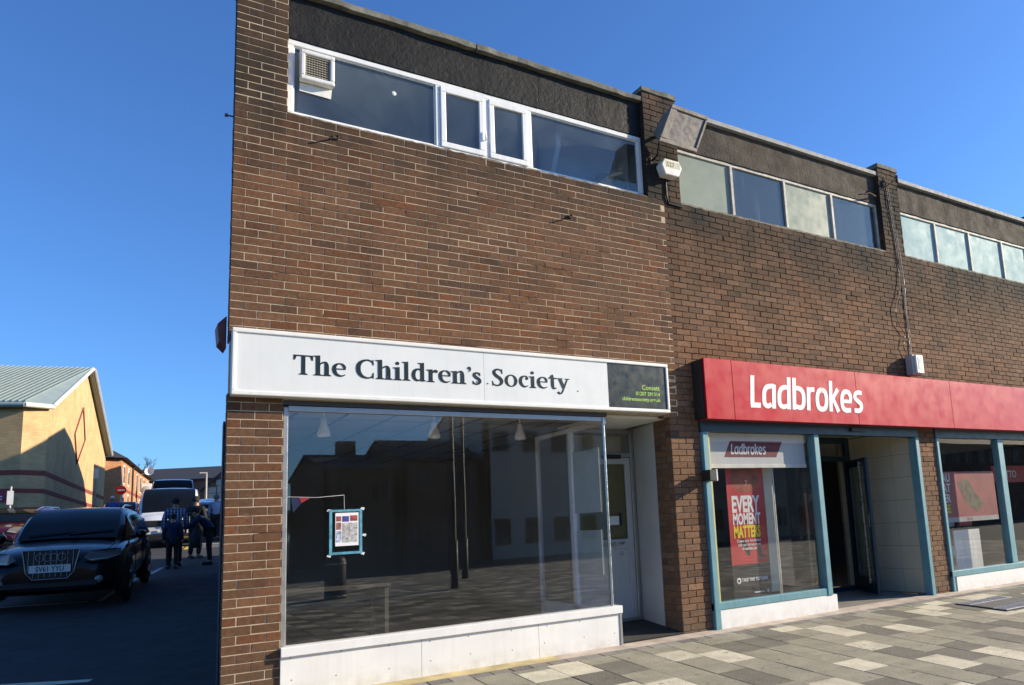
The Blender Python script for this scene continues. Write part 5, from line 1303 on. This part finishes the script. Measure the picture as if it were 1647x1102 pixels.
def car(name, label, cat, loc, rz, pm, St, prof, belt, wb, tuck, wheels, wr, plate=None, front=True, group=None, grille=True):
    t_ = local_thing(name, label, cat, loc, rz, group)
    rings = []
    for (y, zb, w_, zs, zt) in St:
        half = [(w_*.80, zb), (w_*.955, zb+.05), (w_, zb+.42*(zs-zb)), (w_*.99, zb+.72*(zs-zb)), (w_*.955, zs-.01), (w_*.86, zs+.35*(zt-zs)), (w_*.5, zt-.012), (0, zt)]
        ring = [(0, zb)] + half + [(-a, b_) for a, b_ in reversed(half[:-1])]
        rings.append([(a, y, b_) for a, b_ in ring])
    m_ = MB(); m_.loft(rings, True, True); body = m_.build('body', pm, t_)
    md = body.modifiers.new('s', 'SUBSURF'); md.levels = 1; md.render_levels = 2
    wz = lambda z: wb - (z-belt)*tuck
    nar = lambda y: .84+.16*min(1, max(0, (y-prof[0][0])/.75))**.7
    rings = []
    for (y, z) in prof:
        q0 = nar(y); a = wz(z)*q0; rings.append([(wb*q0, y, belt-.04), (wz(max(belt, z-.06))*q0, y, max(belt-.02, z-.06)), (a*.90, y, z-.012), (a*.5, y, z+.012), (0, y, z+.02), (-a*.5, y, z+.012), (-a*.90, y, z-.012), (-wz(max(belt, z-.06))*q0, y, max(belt-.02, z-.06)), (-wb*q0, y, belt-.04)])
    m_ = MB(); m_.loft(rings, True, True); m_.build('cabin', pm, t_)
    # glazing just proud of the cabin
    def scr(pts, nm, out):
        m2 = MB(); rr = []
        for (y, z) in pts:
            a = (wz(z)*nar(y)-.05); rr.append([(a*k, y+out[0], z+.018*(1-abs(k))+out[1]) for k in (-1, -.5, 0, .5, 1)])
        m2.loft(rr, False, False); m2.build(nm, CGLASS, t_)
    k1 = next(i for i in range(len(prof)) if prof[i][1] == max(p[1] for p in prof))
    p0 = [p for p in prof if p[1] >= belt-.01]
    up = [p for i, p in enumerate(prof) if i < k1]
    def cut(a, b_, t): return (a[0]+(b_[0]-a[0])*t, a[1]+(b_[1]-a[1])*t)
    ws = [cut(up[0], up[1], .10)] + up[1:-1] + [cut(up[-2], up[-1], .96)] if len(up) > 2 else [cut(up[0], up[1], .1), cut(up[0], up[1], .95)]
    scr(ws, 'windscreen', (-.012, .014))
    dn = prof[k1:]
    bs = [cut(dn[-2], dn[-1], .12), cut(dn[-2], dn[-1], .88)]
    scr(bs, 'rear_screen', (.014, .014))
    top = lambda y: next((cut(prof[i], prof[i+1], (y-prof[i][0])/(prof[i+1][0]-prof[i][0]))[1] for i in range(len(prof)-1) if prof[i][0] <= y <= prof[i+1][0]), belt)
    ya, yb = prof[0][0]+.28, prof[-1][0]-.25; ym = (ya+yb)/2
    for sgn_ in (-1, 1):
        for (u0, u1) in ((ya, ym-.05), (ym+.03, yb-.0)):
            n = 6; lo = []; hi = []
            for i in range(n+1):
                y = u0+(u1-u0)*i/n; z1 = min(top(y)-.09, max(p[1] for p in prof)-.11); z1 = max(z1, belt+.012)
                lo.append((sgn_*(wz(belt+.01)*nar(y)+.008), y, belt+.01)); hi.append((sgn_*(wz(z1)*nar(y)+.008), y, z1))
            m2 = MB(); m2.loft([lo, hi] if sgn_ < 0 else [hi, lo], False, False); m2.build('side_window', CGLASS, t_)
        m2 = MB(); m2.lathe([(0, -.11), (.055, -.10), (.08, -.03), (.075, .05), (0, .07)], (sgn_*(wb+.13), prof[0][0]+.45, belt+.06), 'y', 12); m2.tube([(sgn_*wb*.97, prof[0][0]+.5, belt+.02), (sgn_*(wb+.12), prof[0][0]+.47, belt+.05)], .025, 6); m2.build('door_mirror', BPLAST if wb > .9 else pm, t_)
        for wy in wheels:
            xo = St[4][2]
            m2 = MB(); m2.lathe([(0, xo-.16), (wr+.055, xo-.16), (wr+.06, xo-.004), (wr+.02, xo+.004), (0, xo+.004)], (0, wy, wr), 'x', 28); m2.v = [(sgn_*a, b_, max(c, .12)) for a, b_, c in m2.v]; m2.build('wheel_arch', BPLAST, t_)
            m2 = MB(); m2.lathe([(wr*.62, xo-.12), (wr*.94, xo-.12), (wr, xo-.08), (wr, xo-.01), (wr*.93, xo+.012), (wr*.64, xo+.012)], (0, wy, wr), 'x', 28); m2.v = [(sgn_*a, b_, c) for a, b_, c in m2.v]; ww = m2.build('wheel', TYRE, t_)
            m2 = MB()
            for k in range(5):
                an = k*2*math.pi/5; c_, s_ = math.cos(an), math.sin(an)
                m2.tube([(xo+.008, wy+c_*.03, wr+s_*.03), (xo+.006, wy+c_*wr*.64, wr+s_*wr*.64)], .035, 6)
            m2.lathe([(wr*.60, xo-.06), (wr*.66, xo+.010), (wr*.60, xo+.014)], (0, wy, wr), 'x', 28); m2.v = [(sgn_*a, b_, c) for a, b_, c in m2.v]; m2.build('rim', RIM, ww)
    return t_
def number_plate(t_, x, y, z, txt, white=True, w_=.52):
    m_ = MB(); m_.box(x-w_/2, x+w_/2, y, y+.012, z, z+.112); p_ = m_.build('number_plate', PLATEW if white else PLATEY, t_)
    if txt:
        o = text_mesh(txt, .107, lp(x, z+.020, y-.001), PINK_, None, sx=.78, bold=.0015, align='CENTER', extr=.0008)
        o.parent = p_
    return p_
SUV = [(0.0, .34, .60, .60, .70), (.05, .28, .78, .68, .84), (.22, .25, .89, .80, .94), (.55, .24, .935, .89, 1.00), (1.05, .24, .94, .95, 1.05), (1.5, .24, .94, .98, 1.07), (2.6, .25, .94, .99, 1.07), (3.7, .26, .935, 1.0, 1.06), (4.3, .32, .90, .99, 1.03), (4.56, .40, .82, .93, .97), (4.62, .5, .70, .85, .88)]
SUVP = [(1.20, 1.02), (1.62, 1.33), (2.02, 1.555), (2.35, 1.63), (2.9, 1.65), (3.6, 1.60), (4.05, 1.50), (4.50, 1.03)]
SUV = [(y, zb*.97, w_, zs*.97, zt*.97) for (y, zb, w_, zs, zt) in SUV]; SUVP = [(y, .99+(z*.97-.99)*.84) for y, z in SUVP]
BLK = M('black_car_paint', (.003,.003,.005), .16, .04, 2, 40, 0, spec=.3, coat=.25); DCHR = M('dull_chrome', (.30,.30,.31), .3, .05, 8, 40, 0, metal=1)
au = car('black_suv', 'black SUV with chrome barred grille parked nearest the brick corner', 'car', (-1.57, 7.3, gz(7.3)), math.radians(-7), BLK, SUV, SUVP, .99, .865, .42, (.87, 3.67), .36)
m_ = MB()
gx = [(-.36, .93), (.36, .93), (.30, .60), (.22, .50), (-.22, .50), (-.30, .60)]
yv = lambda z: -.018 + .10*max(0, z-.60)
for i in range(6):
    a, b_ = gx[i], gx[(i+1) % 6]; m_.tube([(a[0], yv(a[1]), a[1]), (b_[0], yv(b_[1]), b_[1])], .010, 6)
m_.build('grille_surround', DCHR, au)
m_ = MB(); m_.add([(a, yv(z)+.008, z) for a, z in gx], [(5,4,3,2,1,0)]); m_.build('grille_mesh', BPLAST, au)
for i in range(9):
    xx = -.28+i*.07
    z0 = .52 if abs(xx) < .22 else .60
    m_ = MB(); m_.tube([(xx, yv(z0), z0+.01), (xx, yv(.91), .915)], .0045, 5); m_.build('grille_bar', DCHR, au)
for i in range(4):
    m_ = MB(); rr = .055; cx = -.132+i*.088
    m_.tube([(cx+rr*math.cos(k*math.pi/10), yv(.82)-.012, .82+rr*math.sin(k*math.pi/10)) for k in range(21)], .0065, 6, False); m_.build('emblem_ring', DCHR, au)
number_plate(au, 0, -.045, .60, 'SV61 YYU')
for sgn_ in (-1, 1):
    pts = [(.42, -.005, .80), (.50, .0, .90), (.74, .13, .915), (.86, .33, .90), (.87, .30, .80), (.72, .06, .745), (.52, -.01, .74)]
    m_ = MB(); m_.add([(sgn_*a, b_-.02, c) for a, b_, c in pts], [tuple(range(7)) if sgn_ < 0 else tuple(range(6, -1, -1))]); hl = m_.build('headlight', LENS, au)
    m_ = MB(); m_.tube([(sgn_*.50, -.02, .755), (sgn_*.70, .025, .76), (sgn_*.84, .20, .80)], .012, 6); m_.build('running_light', CHROME, hl)
    m_ = MB(); m_.lathe([(0, -.03), (.05, -.03), (.06, 0)], (sgn_*.62, .02, .46), 'y', 16); m_.build('fog_lamp', LENS, au)
    m_ = MB(); m_.tube([(sgn_*.64, 2.1, 1.49), (sgn_*.62, 2.6, 1.55), (sgn_*.60, 3.7, 1.52), (sgn_*.62, 3.9, 1.44)], .016, 6); m_.build('roof_rail', CHROME, au)
    m_ = MB(); m_.box(min(sgn_*.946, sgn_*.958), max(sgn_*.946, sgn_*.958), 2.05, 2.24, .86, .89); m_.build('door_handle', CHROME, au)
    m_ = MB(); m_.box(min(sgn_*.946, sgn_*.958), max(sgn_*.946, sgn_*.958), 3.05, 3.24, .88, .91); m_.build('door_handle', CHROME, au)
m_ = MB(); m_.box(-.62, .62, -.015, .1, .36, .46); m_.build('lower_intake', BPLAST, au, bevel=.02)
for sgn_ in (-1, 1):
    for yy in (1.62, 2.68, 3.62):
        m_ = MB(); m_.tube([(sgn_*.905, yy, .955), (sgn_*.938, yy, .70), (sgn_*.932, yy, .42)], .005, 5); m_.build('door_seam', BPLAST, au)
    m_ = MB(); m_.tube([(sgn_*.62, .10, .835), (sgn_*.74, .55, .955), (sgn_*.76, 1.1, 1.005)], .005, 5); m_.build('bonnet_seam', BPLAST, au)
m_ = MB(); m_.tube([(-.55, 1.30, 1.10), (.1, 1.36, 1.15)], .012, 5); m_.tube([(0, 1.30, 1.10), (.62, 1.40, 1.16)], .012, 5); m_.build('wiper', BPLAST, au)

HAT = [(y*.92, zb*.95, w_*.93, zs*.93, zt*.92) for (y, zb, w_, zs, zt) in SUV]
HATP = [(y*.92, z*.925) for y, z in SUVP]
def small_car(name, label, x, y, rz, col, plate, rear=False, cat='car'):
    c_ = car(name, label, cat, (x, y, gz(y)), rz, paint(name+'_paint', col), HAT, HATP, .945, .815, .42, (.8, 3.35), .32)
    ye = 4.25
    for sgn_ in (-1, 1):
        m_ = MB(); m_.add([(sgn_*a, b_, c) for a, b_, c in ((.40, -.01, .70), (.48, .0, .80), (.72, .13, .82), (.82, .32, .82), (.80, .24, .71), (.6, .03, .66))], [tuple(range(6)) if sgn_ < 0 else tuple(range(5, -1, -1))]); m_.build('headlight', LENS, c_)
        m_ = MB(); m_.box(min(sgn_*.55, sgn_*.80), max(sgn_*.55, sgn_*.80), ye-.12, ye-.01, .72, .95); m_.build('tail_lamp', TAIL, c_, bevel=.02)
    m_ = MB(); m_.box(-.34, .34, -.02, .06, .56, .70); m_.build('grille', BPLAST, c_, bevel=.02)
    m_ = MB(); m_.box(-.6, .6, -.01, .1, .32, .43); m_.build('lower_intake', BPLAST, c_, bevel=.02)
    number_plate(c_, 0, -.035, .45, plate)
    o = number_plate(c_, 0, 0, 0, None, False); o.location = (0, ye+.02, .62)
    return c_
small_car('dark_red_car', 'dark red hatchback at the left edge behind the black SUV', -3.95, 22.4, math.radians(-13), (.060,.004,.009), 'VS')
small_car('red_parked_car', 'red car showing between the black SUV and the silver van', -.75, 35.5, math.radians(-4), (.42,.015,.02), None)
small_car('dark_blue_car', 'dark car seen from behind to the right of the vans', 2.75, 39.8, math.radians(176), (.012,.014,.025), None)
small_car('white_car', 'white car parked farthest right in the side street', 4.15, 47.5, math.radians(178), (.70,.70,.70), None)
small_car('grey_car', 'low grey car in front of the dark one beside the vans', 2.45, 33.2, math.radians(178), (.20,.21,.23), None)

VAN = [(0.0, .42, .62, .62, .74), (.06, .34, .82, .72, .90), (.22, .28, .93, .86, 1.02), (.5, .27, .965, 1.0, 1.13), (.9, .27, .975, 1.06, 1.2), (1.3, .27, .975, 1.08, 1.22), (2.5, .27, .975, 1.10, 1.22), (4.0, .27, .975, 1.10, 1.22), (4.9, .30, .97, 1.10, 1.2), (5.0, .40, .95, 1.05, 1.15), (5.02, .5, .93, 1.0, 1.1)]
VANP = [(.55, 1.10), (1.0, 1.52), (1.35, 1.82), (1.7, 1.90), (2.6, 1.93), (4.2, 1.93), (4.85, 1.90), (5.0, 1.10)]
SILV = paint('silver_van_paint', (.70,.70,.70), .3)
v1 = car('silver_van', 'silver panel van with diamond badge facing the camera behind the SUV', 'van', (.62, 21.3, gz(21.3)), math.radians(-5), SILV, VAN, VANP, 1.10, .95, .20, (.95, 4.05), .34)
m_ = MB(); m_.box(-.64, .64, -.03, .12, .70, .90); m_.build('grille', BPLAST, v1, bevel=.03)
m_ = MB(); m_.tube([(-.10, -.06, .86), (0, -.07, .99), (.10, -.06, .86), (0, -.05, .73), (-.10, -.06, .86)], .022, 4); m_.build('diamond_badge', CHROME, v1)
m_ = MB(); m_.box(-.70, .70, -.02, .1, .36, .47); m_.build('lower_intake', BPLAST, v1, bevel=.02)
number_plate(v1, 0, -.05, .52, 'LX64 LUB')
for sgn_ in (-1, 1):
    m_ = MB(); m_.add([(sgn_*a, b_, c) for a, b_, c in ((.60, .02, .78), (.64, .10, .98), (.84, .30, 1.05), (.90, .36, .92), (.86, .18, .76))], [tuple(range(5)) if sgn_ < 0 else tuple(range(4, -1, -1))]); m_.build('headlight', LENS, v1)
VAN2P = [(.6, 1.15), (1.1, 1.75), (1.45, 2.15), (1.75, 2.32), (2.6, 2.38), (4.6, 2.38), (5.4, 2.35), (5.6, 1.15)]
VAN2 = [(y*1.1, zb, w_*1.02, zs, zt) for (y, zb, w_, zs, zt) in VAN]
v2 = car('tall_panel_van', 'tall pale blue grey van parked behind the silver van', 'van', (1.15, 29.5, gz(29.5)), math.radians(-4), paint('pale_blue_grey_paint', (.38,.43,.52), .3), VAN2, VAN2P, 1.12, .97, .18, (1.0, 4.6), .35)
dv = car('dark_van', 'dark van at the far left edge under the cream hall', 'van', (-6.6, 24.0, gz(24)), math.radians(-6), paint('dark_van_paint', (.008,.009,.013)), VAN, VANP, 1.10, .95, .20, (.95, 4.05), .34)

# painted lines of the parking bays, a painted sun streak and the kerb beyond
LINE = M('worn_white_paint', (.55,.55,.52), .8, .2, 9, 60, .2, dirt=(.08,.08,.08), dirt_amt=.8)
def painted(name, label, pts, mat_=LINE, h=.004):
    m_ = MB(); n = len(pts); m_.add([(x_, y_, gz(y_)+h) for x_, y_ in pts], [tuple(range(n))])
    return tag(m_.build(name, mat_), kind='structure')
painted('bay_line', '', [(-3.2, 8.62), (-1.10, 8.24), (-1.10, 8.36), (-3.2, 8.74)])
painted('bay_line', '', [(-1.00, 8.2), (-.90, 8.2), (-.02, 13.4), (-.12, 13.4)])
painted('bay_line', '', [(-.15, 12.5), (-.05, 12.5), (.25, 14.0), (.15, 14.0)])
painted('painted_sun_streak', '', [(-1.72, 2.06), (-.92, 1.80), (-.88, 1.90), (-1.6, 2.22)], M('cream_sun_streak', (.60,.56,.40), .8, .2, 9))  # pale strip painted as a streak of reflected sunlight on the shaded ground
painted('yellow_mark', '', [(.75, 20.2), (.95, 20.2), (1.15, 21.6), (.95, 21.6)], M('yellow_paint', (.60,.42,.08), .8, .2, 9))
painted('yellow_mark', '', [(1.02, 20.2), (1.22, 20.2), (1.42, 21.6), (1.22, 21.6)], M('yellow_paint_b', (.60,.42,.08), .8, .2, 9))
kb = MB()
kb.add([(1.6, 20.6, gz(20.6)), (6, 19.4, gz(19.4)), (6, 19.6, gz(19.6)), (1.6, 20.8, gz(20.8)), (1.6, 20.6, gz(20.6)+.12), (6, 19.4, gz(19.4)+.12), (6, 19.6, gz(19.6)+.12), (1.6, 20.8, gz(20.8)+.12)], [(0,1,5,4), (4,5,6,7), (3,0,4,7), (2,3,7,6), (1,2,6,5)])
tag(kb.build('kerb', CONC), kind='structure')
# posts and signs in the car park
def sign_post(name, label, x, y, h, plate):
    t_ = thing(name, label, 'sign', (x, y, gz(y)))
    MB().cyl((x, y, gz(y)), (x, y, gz(y)+h), .035, 8).build('pole', GREYPL, t_)
    plate(t_, x, y-.05, gz(y)+h)
    return t_
def pl_rect(t_, x, y, z): MB().box(x-.085, x+.085, y, y+.02, z-.60, z-.15).build('plate', PLATEW, t_)
def pl_noentry(t_, x, y, z):
    MB().lathe([(0, y-.01), (.23, y-.008), (.24, y+.01), (0, y+.012)], (x, 0, z-.3), 'y', 24).build('disc', flat_mat('sign_red', (.50,.02,.02)), t_)
    MB().box(x-.16, x+.16, y-.016, y-.011, z-.34, z-.26).build('bar', LETW, t_)
sign_post('parking_sign', 'white parking notice on a grey post by the cream gable end', -1.62, 34.0, 3.1, pl_rect)
sign_post('parking_sign', 'white parking notice on a post at the far left by the dark red car', -3.75, 24.6, 2.1, pl_rect)
sign_post('no_entry_sign', 'round red no entry sign before the red brick block', -.62, 41.5, 2.3, pl_noentry)
t_ = thing('street_lamp', 'slender grey street lamp in front of the slate roofed range', 'street lamp', (5.05, 60.2, gz(60)))
MB().tube([(4.95, 58.5, gz(58)), (4.95, 58.5, 6.4)], [.10, .06], 8).build('column', GREYPL, t_)
MB().box(4.45, 5.0, 58.4, 58.6, 6.38, 6.5).build('lamp_head', GREYPL, t_, bevel=.03)

# ------------------------------------------------------------------ people
SKIN = flat_mat('skin', (.42,.25,.18), .6)
def skinned(name, joints, edges, root, mat_, parent, sub=2):
    me = bpy.data.meshes.new(name); idx = {k: i for i, k in enumerate(joints)}
    me.from_pydata([joints[k][0] for k in joints], [(idx[a], idx[b_]) for a, b_ in edges], [])
    o = bpy.data.objects.new(name, me); COL.objects.link(o)
    sm = o.modifiers.new('skin', 'SKIN'); sm.use_smooth_shade = True; sm.branch_smoothing = .3
    lay_ = me.skin_vertices[0].data if len(me.skin_vertices) else None
    if lay_ is None:
        me.skin_vertices.new() if hasattr(me.skin_vertices, 'new') else None
        lay_ = me.skin_vertices[0].data
    for k in joints:
        r_ = joints[k][1]; lay_[idx[k]].radius = r_ if isinstance(r_, tuple) else (r_, r_)
        lay_[idx[k]].use_root = (k == root)
    sd = o.modifiers.new('sub', 'SUBSURF'); sd.levels = 1; sd.render_levels = sub
    me.materials.append(mat_)
    o.parent = parent
    return o
def person(label, loc, rz, h, pose, coat, trousers, hair, coat_len=.0, hat=None):
    t_ = local_thing('person', label, 'person', loc, rz, tilt=False)
    s = h/1.72
    J = {'pelvis': (0, 0, .93), 'waist': (0, .0, 1.08), 'chest': (0, 0, 1.28), 'neck': (0, 0, 1.46), 'chin': (0, -.01, 1.53), 'crown': (0, 0, 1.66),
         'sl': (.19, 0, 1.40), 'sr': (-.19, 0, 1.40), 'el': (.25, .02, 1.13), 'er': (-.25, .02, 1.13), 'wl': (.25, -.06, .90), 'wr': (-.25, -.06, .90), 'hl': (.25, -.09, .81), 'hr': (-.25, -.09, .81),
         'pl': (.10, 0, .88), 'pr': (-.10, 0, .88), 'kl': (.11, -.02, .49), 'kr': (-.11, -.02, .49), 'al': (.11, .02, .09), 'ar': (-.11, .02, .09), 'tl': (.12, -.15, .035), 'tr': (-.12, -.15, .035)}
    J.update(pose)
    Jv = {k: Vector(v)*s for k, v in J.items()}
    Rr = dict(pelvis=.125, waist=.12, chest=.14, neck=.055, chin=.075, crown=.075, sl=.065, sr=.065, el=.045, er=.045, wl=.030, wr=.030, hl=.032, hr=.032, pl=.085, pr=.085, kl=.058, kr=.058, al=.042, ar=.042, tl=.035, tr=.035)
    E_ = [('pelvis','waist'), ('waist','chest'), ('chest','neck'), ('neck','chin'), ('chin','crown'), ('chest','sl'), ('chest','sr'), ('sl','el'), ('el','wl'), ('wl','hl'), ('sr','er'), ('er','wr'), ('wr','hr'), ('pelvis','pl'), ('pelvis','pr'), ('pl','kl'), ('kl','al'), ('al','tl'), ('pr','kr'), ('kr','ar'), ('ar','tr')]
    skinned('body', {k: (Jv[k], Rr[k]*s) for k in Jv}, E_, 'pelvis', SKIN, t_)
    ck = ['pelvis', 'waist', 'chest', 'neck', 'sl', 'sr', 'el', 'er', 'wl', 'wr']
    cj = {k: (Jv[k], (Rr[k]+(.035 if k in ('pelvis','waist','chest') else .022 if k != 'neck' else .012))*s) for k in ck}
    ce = [e for e in E_ if e[0] in ck and e[1] in ck]
    if coat_len:
        cj['hem'] = (Jv['pelvis']-Vector((0, 0, coat_len*s)), .185*s); ce.append(('pelvis', 'hem'))
    skinned('coat', cj, ce, 'chest', coat, t_)
    tk = ['pelvis', 'pl', 'pr', 'kl', 'kr', 'al', 'ar']
    skinned('trousers', {k: (Jv[k], (Rr[k]+.02)*s) for k in tk}, [e for e in E_ if e[0] in tk and e[1] in tk], 'pelvis', trousers, t_)
    for q in 'lr':
        m_ = MB(); a, b_ = Jv['a'+q], Jv['t'+q]; m_.tube([a+Vector((0, .05, -.045*s)), a.lerp(b_, .5)+Vector((0, 0, -.02)), b_+Vector((0, -.02, 0))], [.05*s, .055*s, .04*s], 10); m_.build('shoe', BLACKM, t_)
    d = (Jv['crown']-Jv['chin']).normalized(); c = Jv['chin'].lerp(Jv['crown'], .62)+Vector((0, .018, .012))
    m_ = MB(); rings = []
    for i in range(7):
        an = math.pi*(i/6*.62); rings.append([c + Vector((math.cos(k*math.pi/8)*math.sin(an)*.098, math.sin(k*math.pi/8)*math.sin(an)*.112, math.cos(an)*.115))*s for k in range(16)])
    m_.loft(rings, True, False); m_.build('cap' if hat else 'hair', hat or hair, t_)
    if hat:
        m_ = MB(); m_.lathe([(0, .0), (.10, .0), (.105, .012), (0, .02)], (c.x, c.y-.09*s, c.z+.02*s), 'z', 14); m_.build('cap_peak', hat, t_)
    for q in (-1, 1):
        m_ = MB(); m_.lathe([(0, -.012), (.022, -.008), (.03, .008), (0, .012)], (c.x+q*.088*s, c.y-.01, c.z-.05*s), 'x', 10); m_.build('ear', SKIN, t_)
    m_ = MB(); m_.tube([c+Vector((0, -.095, -.01))*s, c+Vector((0, -.125, -.055))*s], [.010*s, .017*s], 8); m_.build('nose', SKIN, t_)
    return t_
NAVY = M('navy_coat', (.012,.018,.06), .85, .15, 8); DKCL = M('dark_trousers', (.012,.012,.014), .9); GREYH = flat_mat('grey_hair', (.16,.15,.14), .8); BRNH = flat_mat('dark_hair', (.012,.010,.009), .8)
def check_mat():
    mt, n, out = new_mat('blue_check_shirt')
    g_ = node(n, 'ShaderNodeTexCoord').outputs['Object']
    wv = []
    for ax_ in ('X', 'Z'):
        t = node(n, 'ShaderNodeTexWave', bands_direction=ax_); t.inputs['Scale'].default_value = 4.5; n.links.new(g_, t.inputs['Vector']); wv.append(ramp(n, t.outputs['Fac'], .6, .75))
    c = mixc(n, wv[0], (.05,.08,.20), (.45,.50,.60)); c = mixc(n, math_(n, 'MULTIPLY', wv[1], .6), c, (.02,.03,.10)); finish(n, out, c, .9); return mt
WALK = {'kl': (.11, -.09, .50), 'al': (.11, -.10, .09), 'tl': (.12, -.27, .04), 'kr': (-.11, .06, .50), 'ar': (-.11, .20, .12), 'tr': (-.12, .06, .035)}
person('man in blue checked shirt and dark cap seen from behind beside the silver van', (.44, 14.1, gz(14.1)), math.radians(185), 1.64, {}, check_mat(), DKCL, BRNH, 0, BRNH)
person('short person in long navy coat standing in front of the checked shirt man', (.37, 13.5, gz(13.5)), math.radians(170), 1.27, {}, NAVY, DKCL, BRNH, .22)
BEND = {'waist': (0, -.06, 1.06), 'chest': (0, -.20, 1.20), 'neck': (0, -.32, 1.30), 'chin': (0, -.37, 1.35), 'crown': (0, -.42, 1.47), 'sl': (.19, -.26, 1.27), 'sr': (-.19, -.26, 1.27), 'el': (.22, -.42, 1.08), 'er': (-.22, -.42, 1.08), 'wl': (.14, -.62, 1.02), 'wr': (-.14, -.62, 1.02), 'hl': (.12, -.70, 1.02), 'hr': (-.12, -.70, 1.02)}
person('person in navy coat stooping forward with arms out beside the brick corner', (1.20, 14.1, gz(14.1)), math.radians(-95), 1.56, BEND, NAVY, DKCL, BRNH, .16)
person('slim person all in black standing by the side of the silver van', (1.05, 16.3, gz(16.3)), math.radians(150), 1.66, {}, M('black_jacket', (.006,.006,.007), .8), DKCL, BRNH, .1)
person('distant person in light blue top near the parked cars', (2.35, 24.5, gz(24.5)), math.radians(160), 1.68, WALK, M('light_blue_top', (.30,.42,.62), .9), DKCL, GREYH)
person('distant white haired person in blue and yellow walking by the red car', (-.95, 33.5, gz(33.5)), math.radians(170), 1.7, WALK, M('blue_top', (.05,.12,.45), .9), M('yellow_trousers', (.5,.4,.1), .9), flat_mat('white_hair', (.6,.6,.58)))
person('person in red jacket and dark cap just inside the betting shop doorway', (9.0, 1.75, -.06), math.radians(-100), 1.68, {}, M('red_jacket', (.30,.01,.02), .8), DKCL, BRNH, .05, BRNH)
bg_ = thing('carrier_bag', 'dark shopping bag hanging between the two people by the van', 'bag', (.86, 14.0, gz(14)+.35))
m_ = MB(); zb = gz(14)+.42; m_.loft([[(.76, 13.9, zb), (.98, 13.9, zb), (.98, 14.05, zb), (.76, 14.05, zb)], [(.74, 13.88, zb+.2), (1.0, 13.88, zb+.2), (1.0, 14.07, zb+.2), (.74, 14.07, zb+.2)], [(.80, 13.95, zb+.45), (.95, 13.95, zb+.45), (.95, 14.0, zb+.45), (.80, 14.0, zb+.45)]]); m_.build('bag_body', BLACKM, bg_, bevel=.02)
m_ = MB(); m_.tube([(.82, 13.97, zb+.45), (.87, 13.97, zb+.66), (.93, 13.97, zb+.45)], .01, 6); m_.build('handle', BLACKM, bg_)
